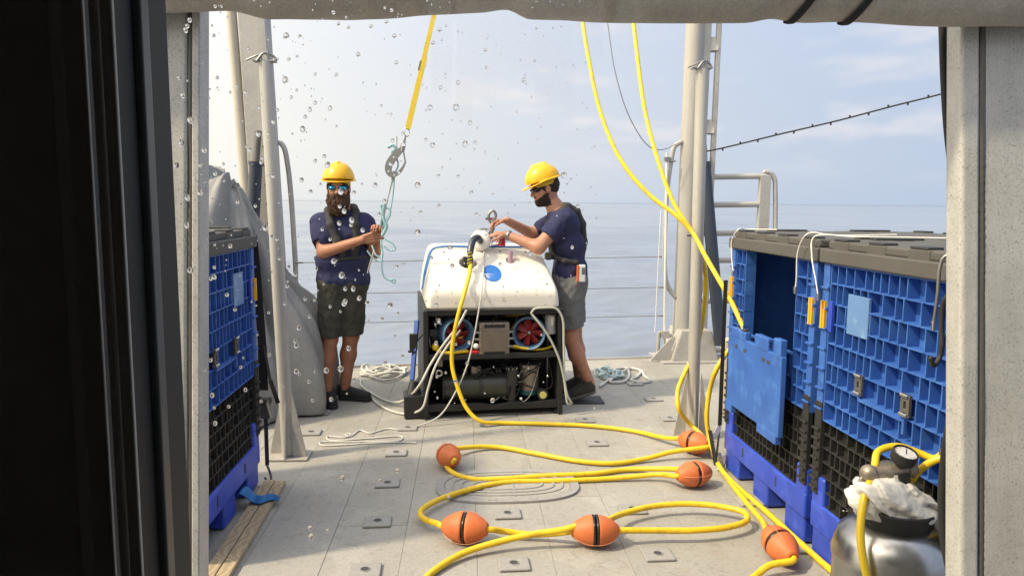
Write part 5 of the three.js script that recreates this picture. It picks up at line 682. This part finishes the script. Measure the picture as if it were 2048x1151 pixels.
{ // ropes
  const z = -5.36, q = (x, y, dz = 0) => Zp(x, y, z + dz);
  const br = thing('blue_rope', 'pale blue rope from the snap hook gathered in the bearded person\'s hands', 'rope'), run = (pts, r, m = mat.ropeBlue) => mesh('strand', tube(pts, r, 60, 7), m, br);
  run([q(787, 343), q(779, 380), q(770, 420), q(766, 445, -0.02), q(763, 470, -0.03)], 0.006, mat.line); run([q(789, 345), q(786, 385), q(779, 425), q(770, 448, -0.02), q(764, 472, -0.03)], 0.006); run([q(790, 344), q(777, 390), q(768, 425), q(762, 452, -0.02)], 0.005, mat.line);
  run([q(769, 408), q(766, 425), q(768, 440), q(773, 452), q(765, 470, -0.02)], 0.012); run([q(762, 410), q(764, 430), q(761, 450, -0.02)], 0.010); run([q(770, 415), q(779, 418), q(780, 428), q(772, 445)], 0.007);
  run([q(762, 480, -0.02), q(764, 510), q(763, 535), q(768, 553), q(780, 560), q(788, 558), q(790, 566), q(783, 562)], 0.007); run([q(770, 478), q(786, 488), q(790, 499), q(780, 501), q(768, 492)], 0.006); run([q(735, 502), q(745, 515), q(760, 522), q(765, 510), q(762, 490)], 0.006); run([q(744, 492, -0.02), q(752, 510), q(763, 515)], 0.006); run([q(748, 500, -0.05), q(742, 520, -0.05), q(735, 545, -0.1)], 0.006, mat.line);
  run([q(777, 294), q(786, 290), q(790, 298), q(784, 304), q(792, 308)], 0.011); run([q(793, 272), q(793, 300), q(790, 318)], 0.005, mat.line); run([q(790, 306), q(796, 330), q(789, 346)], 0.007);
  // white braided lines from the vehicle to a coil behind the bearded person
  const wr2 = thing('white_rope', 'thick white braided rope from the vehicle to a coil behind the bearded person', 'rope'), W = toWorld, run2 = (pts, seg = 140, r = 0.0085) => mesh('strand', tube(pts, r, seg, 8), mat.rope, wr2);
  run2([W(-0.21, 0.80, 0.03), W(-0.27, 0.70, 0.06), W(-0.38, 0.56, 0.07), W(-0.47, 0.42, 0.06), W(-0.55, 0.27, 0.06), K(800, 803, 0.05), K(770, 800, 0.014), K(742, 785, 0.014), K(722, 770, 0.014), K(722, 757, 0.014)]);
  run2([W(-0.26, 0.66, 0.06), W(-0.36, 0.54, 0.08), W(-0.44, 0.40, 0.08), W(-0.49, 0.24, 0.07), W(-0.53, 0.10, 0.06), K(812, 827, 0.02), K(785, 822, 0.014), K(757, 808, 0.014), K(738, 792, 0.014), K(715, 784, 0.014), K(700, 775, 0.014)]);
  rs = 71; const coil = (cx, cy, n, sx, sz, m, o, r, seed, turns) => { rs = seed; const c = K(cx, cy, 0), pts = []; for (let i = 0; i <= n * 14; i++) { const t = i / 14 * 2 * Math.PI, k = 0.55 + 0.45 * Math.abs(Math.sin(i * 0.11 + seed)), wob = rnd(-0.03, 0.03); pts.push(V(c.x + Math.cos(t) * sx * k + wob + 0.06 * Math.sin(i * 0.05), 0.014 + 0.05 * (i / (n * 14)) * (0.6 + 0.4 * Math.sin(i * 1.7)), c.z + Math.sin(t) * sz * k + rnd(-0.02, 0.02))); } mesh('coil', tube(pts, r, n * 44, 6), m, o); };
  coil(765, 746, 6, 0.17, 0.16, mat.rope, wr2, 0.011, 3); coil(755, 750, 3, 0.21, 0.11, mat.rope, wr2, 0.011, 8);
  run2([K(740, 752, 0.02), K(775, 760, 0.02), K(805, 748, 0.02), K(800, 738, 0.02), K(770, 742, 0.03)], 60, 0.011);
  const w3 = thing('white_rope', 'white and pale blue rope dropped in loops behind the shoes of the leaning person', 'rope');
  coil(1212, 752, 5, 0.10, 0.16, M(0.55, 0.68, 0.68, 0.85, { map: 'cloth' }), w3, 0.011, 5);
  mesh('loop', tube([K(1200, 772, 0.014), K(1225, 752, 0.02), K(1232, 738, 0.014), K(1250, 735, 0.014), K(1258, 752, 0.014), K(1245, 763, 0.014), K(1222, 764, 0.014), K(1230, 752, 0.02), K(1247, 742, 0.03), K(1262, 736, 0.014), K(1280, 740, 0.014), K(1275, 752, 0.014), K(1263, 760, 0.014), K(1285, 764, 0.014), K(1300, 761, 0.014), K(1290, 752, 0.014), K(1284, 741, 0.014)], 0.012, 180, 8), mat.rope, w3);
  // thin white cord
  const cd = thing('thin_cord', 'thin white cord from the top of the vehicle to loose loops on the sunlit deck', 'cord');
  mesh('strand', tube([W(-0.01, 1.36, -0.48), W(-0.02, 1.245, -0.42), W(-0.055, 1.10, -0.20), W(-0.09, 0.97, 0.0), W(-0.12, 0.82, 0.06), W(-0.16, 0.62, 0.09), W(-0.21, 0.42, 0.11), W(-0.30, 0.22, 0.13), W(-0.42, 0.06, 0.16), K(830, 853, 0.006), K(800, 858, 0.006), K(775, 857, 0.006), K(755, 862, 0.006), K(740, 866, 0.006), K(720, 860, 0.006), K(700, 872, 0.006), K(690, 868, 0.008), K(700, 867, 0.01), K(692, 874, 0.006), K(655, 872, 0.006), K(660, 880, 0.006), K(740, 876, 0.006), K(802, 872, 0.006), K(800, 880, 0.006), K(720, 883, 0.006), K(640, 884, 0.006), K(645, 890, 0.006), K(740, 886, 0.006), K(800, 884, 0.006), K(832, 885, 0.006)], 0.0055, 320, 6), mat.rope, cd);
}
// ---------- things round the edges ----------
{ // grey tarpaulin over gear on the port quarter
  const lowz = -5.9, c = thing('covered_gear', 'grey tarpaulin draped over gear beside the left awning post', 'tarpaulin');
  // draped sheet: height field over lumps, falling to the deck in pleats
  const f = (x, y, z) => { let d = ell(x, y, z, -1.93, 0.80, -5.55, 0.46, 1.14, 0.56); d = smin(d, ell(x, y, z, -1.42, 0.35, -5.65, 0.34, 0.52, 0.42), 0.22); d = smin(d, ell(x, y, z, -1.75, 0.1, -5.55, 0.62, 0.5, 0.55), 0.2);
    const a = Math.atan2(z + 5.6, x + 1.75), w = perlin.noise(x * 1.6, y * 1.1, z * 1.6), tri = (t) => Math.abs(((t / Math.PI) % 1 + 1) % 1 - 0.5) * 2, top = sstep(1.75, 0.9, y);
    const sn = (t) => { const q = Math.abs(Math.sin(t)); return q * q * (1.6 - 0.6 * q); };   // rounded ridges, narrower valleys
    const fold = -0.11 * (0.15 + 0.85 * top) * sn(a * 4.3 + 0.35 * y + 0.9 * w) - 0.045 * (0.3 + 0.7 * top) * sn(a * 8.7 - 0.8 * y + 1.3 + 1.5 * w) - 0.02 * sn(y * 3.4 + a * 3.0 + 2.0 * w) + 0.006 * perlin.noise(x * 10, y * 6, z * 10);
    return Math.max(d + 0.9 * fold + 0.07, 0.012 - y); };
  mesh('tarpaulin', surfNet(f, [-2.7, 0.0, -6.4], [-0.9, 2.08, -4.8], 0.015), mat.tarp, c);
}
{ // black ratchet strap by the left container
  const s = thing('ratchet_strap', 'black webbing ratchet strap hooked to the deck beside the left container', 'strap'), q = (x, y, z) => Zp(x, y, z);
  const band = (pts, w) => pts.slice(1).map((p, i) => bar(pts[i], p, w, 0.004));
  mesh('webbing', band([q(505, 470, -4.02), q(514, 560, -4.06), q(524, 690, -4.1), q(527, 780, -4.1)], 0.05), mat.blackWeb, s); mesh('tail', band([q(527, 690, -4.09), q(540, 760, -4.07), q(556, 806, -4.05)], 0.045), mat.blackWeb, s);
  mesh('ratchet', [bx(0.055, 0.12, 0.04, ...q(530, 815, -4.09).toArray(), 0.008), rod(q(522, 800, -4.07), q(542, 800, -4.07), 0.018)], mat.lid, s); mesh('handle', bar(q(534, 800, -4.06), q(545, 835, -4.05), 0.03, 0.012, 0.003), mat.dull, s);
  mesh('lower_webbing', band([q(531, 835, -4.08), q(534, 930, -4.03)], 0.022), mat.blackWeb, s); mesh('deck_hook', tube([q(534, 930, -4.03), q(541, 950, -4.02), q(541, 968, -4.0), q(535, 966, -4.0), q(530, 955, -4.01)], 0.007, 30, 8), mat.weld, s);
}
{ // planks and blue cloth under the left container
  for (const [k, dx, lab] of [[0, 0, 'pale wooden plank along the left container, the inner of two'], [1, 0.062, 'pale wooden plank along the left container, the outer of two']]) { const o = mesh('plank', bx(0.056, 0.022, 1.35, 0, 0, 0, 0.003), mat.wood); o.position.set(-1.085 + dx, 0.0155, -3.32 + 0.02 * k); o.rotation.y = 0.02; tag(o, lab, 'plank', 'planks by the left container'); }
  const P = [], ix = [], n = 16, m = 8; for (let i = 0; i <= n; i++) for (let j = 0; j <= m; j++) { const t = i / n, u = j / m - 0.5; P.push(-1.17 + 0.20 * t, 0.03 + 0.035 * Math.sin(t * 2.6) * (0.6 + 0.4 * Math.cos(u * 5)) + 0.075 * Math.exp(-((t - 0.12) ** 2) * 40), -3.66 + u * 0.11 * (1 - 0.6 * t) - 0.05 * t + 0.012 * Math.sin(t * 14)); }
  for (let i = 0; i < n; i++) for (let j = 0; j < m; j++) { const a = i * (m + 1) + j; ix.push(a, a + 1, a + m + 1, a + 1, a + m + 2, a + m + 1); }
  const g = new THREE.BufferGeometry(); g.setAttribute('position', new THREE.Float32BufferAttribute(P, 3)); g.setIndex(ix); g.computeVertexNormals(); const bk = g.clone(); bk.translate(0, -0.004, 0); tag(mesh('blue_strap', merge([boxUV(g), boxUV(bk)]), mat.blueCloth), 'bright blue strap poking out from under the left container', 'strap');
}
{ // cords over the lids
  const cord = (label, pts, r, m, hook) => { const o = thing('bungee_cord', label, 'cord', [0, 0, 0], 0, 'cords hooked over the container lids'); mesh('cord', tube(pts, r, 60, 7), m, o); const e = pts[pts.length - 1]; mesh('hook', hook ? tube([e, e.clone().add(V(-0.005, -0.04, 0)), e.clone().add(V(-0.03, -0.065, 0.01)), e.clone().add(V(-0.045, -0.04, 0.015))], 0.008, 20, 8) : rod(e.clone().add(V(0, 0.012, 0)), e.clone().add(V(0, -0.02, 0)), 0.009, 0.007, 10), hook ? mat.rubber : mat.steel, o); };
  const x = 1.525, q = (px, py, xx = x) => Xp(px, py, xx);
  cord('white cord over the aft corner of the open container lid', [V(1.75, 1.443, -4.0), V(1.60, 1.442, -4.08), q(1478, 458, 1.535), q(1464, 480), q(1464, 515), q(1467, 545)], 0.0029, mat.white);
  cord('white cord over the joint between the two lids', [V(1.9, 1.455, -3.1), V(1.62, 1.45, -3.12), q(1618, 466, 1.53), q(1597, 500, 1.52), q(1593, 560, 1.53), q(1591, 578, 1.53)], 0.0029, mat.white);
  cord('white cord over the closed container lid, end capped with steel', [V(2.0, 1.452, -2.85), V(1.65, 1.45, -2.98), q(1628, 474, 1.545), q(1624, 510, 1.53), q(1632, 560, 1.53), q(1637, 592, 1.535)], 0.0029, mat.white);
  cord('grey cord hanging down the closed container by the doorway', [V(1.70, 1.45, -2.2), q(1893, 511, 1.56), q(1882, 530, 1.55), q(1876, 590, 1.55), q(1868, 648, 1.555)], 0.006, mat.dull);
  cord('black bungee with hook on the closed container by the doorway', [q(1905, 585, 1.55), q(1890, 600, 1.54), q(1884, 640, 1.54), q(1885, 690, 1.54)], 0.009, mat.rubber, true);
  // the gear seen through the dropped door
  const gear = thing('stowed_gear', 'teal buoy and yellow cap seen inside the open container', 'gear', [2.0, 0.40, -3.36]); mesh('buoy', new THREE.SphereGeometry(0.17, 28, 20).translate(0, 0.34, 0), M(0.10, 0.38, 0.38, 0.5), gear); mesh('cap', rod(V(-0.16, 0.33, 0.05), V(-0.28, 0.37, 0.02), 0.06, 0.02, 16), mat.yellow, gear); mesh('crate_load', bx(0.6, 0.2, 0.6, 0, 0.1, 0, 0.02), mat.blackPlastic, gear);
  // cream canister and small strap between post and container
  const can = thing('cream_tube', 'cream plastic tube standing between the awning post and the open container', 'tube', [G(1443, 826).x + 0.02, 0.002, G(1443, 826).z]); mesh('body', bx(0.075, 0.58, 0.075, 0, 0.292, 0, 0.022, 3), M(0.66, 0.56, 0.38, 0.5), can); mesh('collar', bx(0.079, 0.03, 0.079, 0, 0.50, 0, 0.022, 3), M(0.56, 0.47, 0.31, 0.5), can);
  const st = thing('tie_down_strap', 'black strap with white tag and steel hook by the aft corner of the blue pallet', 'strap'), z = -4.12; mesh('webbing', [bar(Zp(1452, 560, z), Zp(1440, 850, z), 0.024, 0.004), bar(Zp(1440, 850, z), Zp(1432, 925, z + 0.02), 0.026, 0.005)], mat.blackWeb, st); mesh('webbing_tail', bar(Zp(1420, 860, z), Zp(1432, 930, z + 0.02), 0.026, 0.005), mat.blackWeb, st); mesh('tag', at(new THREE.BoxGeometry(0.036, 0.05, 0.002), ...Zp(1436, 860, z + 0.03).toArray(), 0, 0.3, -0.5), mat.white, st); mesh('hook', tube([Zp(1440, 905, z + 0.02), Zp(1447, 925, z + 0.03), Zp(1452, 910, z + 0.03), Zp(1446, 935, z + 0.04), Zp(1435, 938, z + 0.03)], 0.006, 30, 7), mat.steel, st);
}
{ // keg with rags, regulator, gauge and hoses
  const zk = -2.25, kx = Zp(1786, 1090, zk).x, LIFT = 0.075, k = thing('steel_keg', 'brushed steel keg with black rubber collar beside the doorway', 'keg', [kx, 0.002, zk]);
  const topY = 0.53; mesh('shell', lathe([[0, 0], [0.15, 0], [0.175, 0.02], [0.186, 0.06], [0.186, 0.375], [0.191, 0.39], [0.191, 0.41], [0.186, 0.425], [0.184, 0.44], [0.172, 0.475], [0.14, 0.508], [0.10, topY], [0.0, topY + 0.004]], 64), M(0.50, 0.49, 0.47, 0.28, { metal: 1, map: 'grime' }), k);
  const col = lathe([[0.085, topY - 0.02], [0.108, topY - 0.02], [0.122, topY + 0.045], [0.126, topY + 0.05], [0.122, topY + 0.056], [0.112, topY + 0.05], [0.085, topY - 0.02]], 48); mesh('collar', col, mat.rubber, k);
  const rag = (label, f, lo, hi) => tag(mesh('rag', surfNet(f, lo, hi, 0.004), M(0.72, 0.70, 0.66, 0.9, { map: 'cloth' })), label, 'rag', 'white rags on the keg');
  const fold = (x, y, z) => { const w = perlin.noise(x * 9, y * 9, z * 9); return 0.013 * Math.sin(x * 60 + y * 95 + z * 30 + 5 * w) * (0.6 + 0.5 * perlin.noise(x * 14, y * 14, z * 14)) + 0.010 * perlin.noise(x * 13, y * 18 + 2 * w, z * 13) + 0.003 * perlin.noise(x * 50, y * 60, z * 50); };
  const ky = topY;
  rag('crumpled white rag heaped inside the keg collar', (x, y, z) => { let d = ell(x, y, z, kx - 0.055, ky + 0.095, zk + 0.01, 0.105, 0.062, 0.085); d = smin(d, ell(x, y, z, kx + 0.02, ky + 0.055, zk + 0.05, 0.095, 0.05, 0.055), 0.02); d = smin(d, ell(x, y, z, kx - 0.12, ky + 0.04, zk + 0.01, 0.04, 0.03, 0.05), 0.02); return d + fold(x, y, z); }, [kx - 0.2, ky - 0.02, zk - 0.1], [kx + 0.14, ky + 0.17, zk + 0.13]);
  rag('long white rag trailing over the keg\'s shoulder', (x, y, z) => { let d = capD([kx + 0.03, ky + 0.10, zk + 0.01, 0.032, kx + 0.10, ky + 0.05, zk + 0.03, 0.026], x, y, z); d = smin(d, capD([kx + 0.10, ky + 0.05, zk + 0.03, 0.024, kx + 0.20, ky - 0.10, zk + 0.05, 0.014], x, y, z), 0.02); return d + 0.7 * fold(x * 1.3, y * 0.6, z * 1.3); }, [kx - 0.03, ky - 0.14, zk - 0.05], [kx + 0.25, ky + 0.16, zk + 0.11]);
  const r = thing('gas_regulator', 'brass gas regulator with a round black pressure gauge above the keg', 'regulator', [kx, topY, zk]);
  mesh('stem', [rod(V(0.0, 0.0, 0.0), V(0.0, 0.17, 0.0), 0.012), bar(V(-0.01, 0.05, 0.03), V(0.0, 0.17, 0.025), 0.018, 0.01), bar(V(0.03, 0.05, 0.03), V(0.015, 0.17, 0.025), 0.018, 0.01)], mat.rubber, r);
  mesh('valve_body', [rod(V(-0.09, 0.165, 0.0), V(0.06, 0.18, 0.0), 0.022, 0.02, 20), rod(V(-0.05, 0.165, 0), V(-0.03, 0.167, 0), 0.028, 0.028, 6), rod(V(0.03, 0.176, 0), V(0.05, 0.178, 0), 0.028, 0.028, 6), new THREE.SphereGeometry(0.03, 16, 12).translate(-0.10, 0.165, 0)], mat.brassy, r);
  const ga = new THREE.Group(); ga.name = 'gauge'; ga.position.set(0.01, 0.225, 0.01); ga.rotation.set(0.35, 0, -0.08); ga.scale.setScalar(0.86); r.add(ga);
  mesh('case', lathe([[0, -0.022], [0.042, -0.022], [0.046, -0.015], [0.047, 0.02], [0.044, 0.024], [0.041, 0.022]], 36), mat.rubber, ga); mesh('dial', rod(V(0, 0.014, 0), V(0, 0.016, 0), 0.042, 0.042, 32), M(0.55, 0.55, 0.55, 0.5), ga); mesh('needle', bar(V(0.0, 0.018, 0.006), V(0.018, 0.018, -0.024), 0.003, 0.0015), mat.rubber, ga); mesh('glass', rod(V(0, 0.020, 0), V(0, 0.021, 0), 0.0415, 0.0415, 32), M(1, 1, 1, 0, { transmission: 1, thickness: 0, ior: 1.2 }), ga);
  for (let q = 0; q < 9; q++) { const a = 2.6 + q * 0.55; mesh('tick', bar(V(0.030 * Math.sin(a), 0.0165, 0.030 * Math.cos(a)), V(0.037 * Math.sin(a), 0.0165, 0.037 * Math.cos(a)), 0.002, 0.001), mat.rubber, ga); }
  const shut = new THREE.TorusGeometry(0.032, 0.008, 8, 24); shut.scale(0.8, 1.1, 1); shut.translate(-0.105, 0.125, 0.0); mesh('ring_handle', shut, mat.brassy, r); mesh('tag', bx(0.012, 0.06, 0.002, -0.028, 0.14, 0.035), mat.white, r);
  const Y = M(0.72, 0.50, 0.02, 0.3), at2 = (x, y, z) => V(kx + x, topY + y, zk + z);
  tag(mesh('gas_hose', tube([at2(-0.095, 0.15, 0.01), at2(-0.13, 0.12, 0.04), at2(-0.17, 0.02, 0.09), at2(-0.175, -0.08, 0.13), at2(-0.15, -0.2, 0.17), at2(-0.10, -0.33, 0.22), at2(-0.05, -0.43, 0.3)], 0.0125, 80, 10), Y), 'yellow gas hose drooping from the regulator over the front of the keg', 'hose');
  tag(mesh('gas_hose', tube([at2(0.055, 0.11, -0.02), at2(0.075, 0.15, -0.02), at2(0.11, 0.20, 0.0), at2(0.142, 0.22, 0.02), at2(0.148, 0.20, 0.03), at2(0.155, 0.12, 0.04), at2(0.175, 0.04, 0.04), at2(0.22, -0.02, 0.02), at2(0.3, -0.06, 0.0)], 0.0125, 80, 10), Y), 'yellow gas hose arching behind the rags toward the doorway post', 'hose');
  tag(mesh('gas_hose', tube([at2(-0.07, 0.185, -0.02), at2(-0.03, 0.215, -0.07), at2(0.05, 0.225, -0.09), at2(0.12, 0.205, -0.08), at2(0.16, 0.195, -0.05), at2(0.2, 0.24, -0.03), at2(0.3, 0.26, -0.02)], 0.0125, 60, 10), Y), 'yellow gas hose passing behind the pressure gauge', 'hose');
  const jn = thing('hose_joint', 'steel hose joint topping the yellow arch beside the doorway post', 'fitting', at2(0.143, 0.235, 0.02).toArray()); mesh('barrel', [rod(V(0, -0.02, 0), V(0, 0.045, 0), 0.012, 0.009, 12), rod(V(-0.012, 0.012, 0), V(0.045, 0.0, 0), 0.010, 0.010, 10)], mat.steel, jn); mesh('nut', rod(V(0, 0.0, 0), V(0, 0.018, 0), 0.016, 0.016, 6), mat.dull, jn);
  const cn = thing('spray_can', 'white and red labelled canister behind the keg', 'canister', [kx + 0.135, 0.002, zk - 0.25]); mesh('body', rod(V(0, 0, 0), V(0, 0.52, 0), 0.065, 0.065, 32), mat.white, cn); mesh('label_band', [rod(V(0, 0.36, 0), V(0, 0.47, 0), 0.0655, 0.0655, 32, true)], M(0.42, 0.06, 0.04, 0.5), cn); mesh('shoulder', lathe([[0.065, 0.52], [0.066, 0.53], [0.06, 0.60], [0.04, 0.63], [0, 0.635]], 32), mat.lid, cn);
  tag(mesh('black_hose', tube([Zp(1902, 850, -1.75), Zp(1893, 900, -1.78), Zp(1886, 990, -1.8), Zp(1890, 1080, -1.8), Zp(1910, 1180, -1.78)], 0.012, 50, 10), mat.rubber), 'black hose hanging beside the right doorway post behind the keg', 'hose');
}

{ // shackle the leaning person is making fast above the vehicle
  const o = thing('lifting_shackle', 'dark steel shackle and hook held between the leaning person\'s hands', 'shackle'), z = -5.73, q = (x, y) => Zp(x, y, z);
  mesh('bow', tube([q(982, 446), q(977, 436), q(979, 426), q(986, 421), q(991, 427), q(990, 440)], 0.011, 40, 8), mat.dull, o);
  mesh('shank', bar(q(988, 436), q(983, 466), 0.030, 0.024, 0.006), mat.dull, o);
  mesh('pin', rod(q(971, 437), q(992, 437), 0.010, 0.010, 10), M(0.16, 0.05, 0.05, 0.5), o);
  mesh('sling', tube([q(984, 464), q(984, 480), q(983, 497)], 0.006, 16, 6), mat.rope, o);
}
renderer.render(scene, camera);
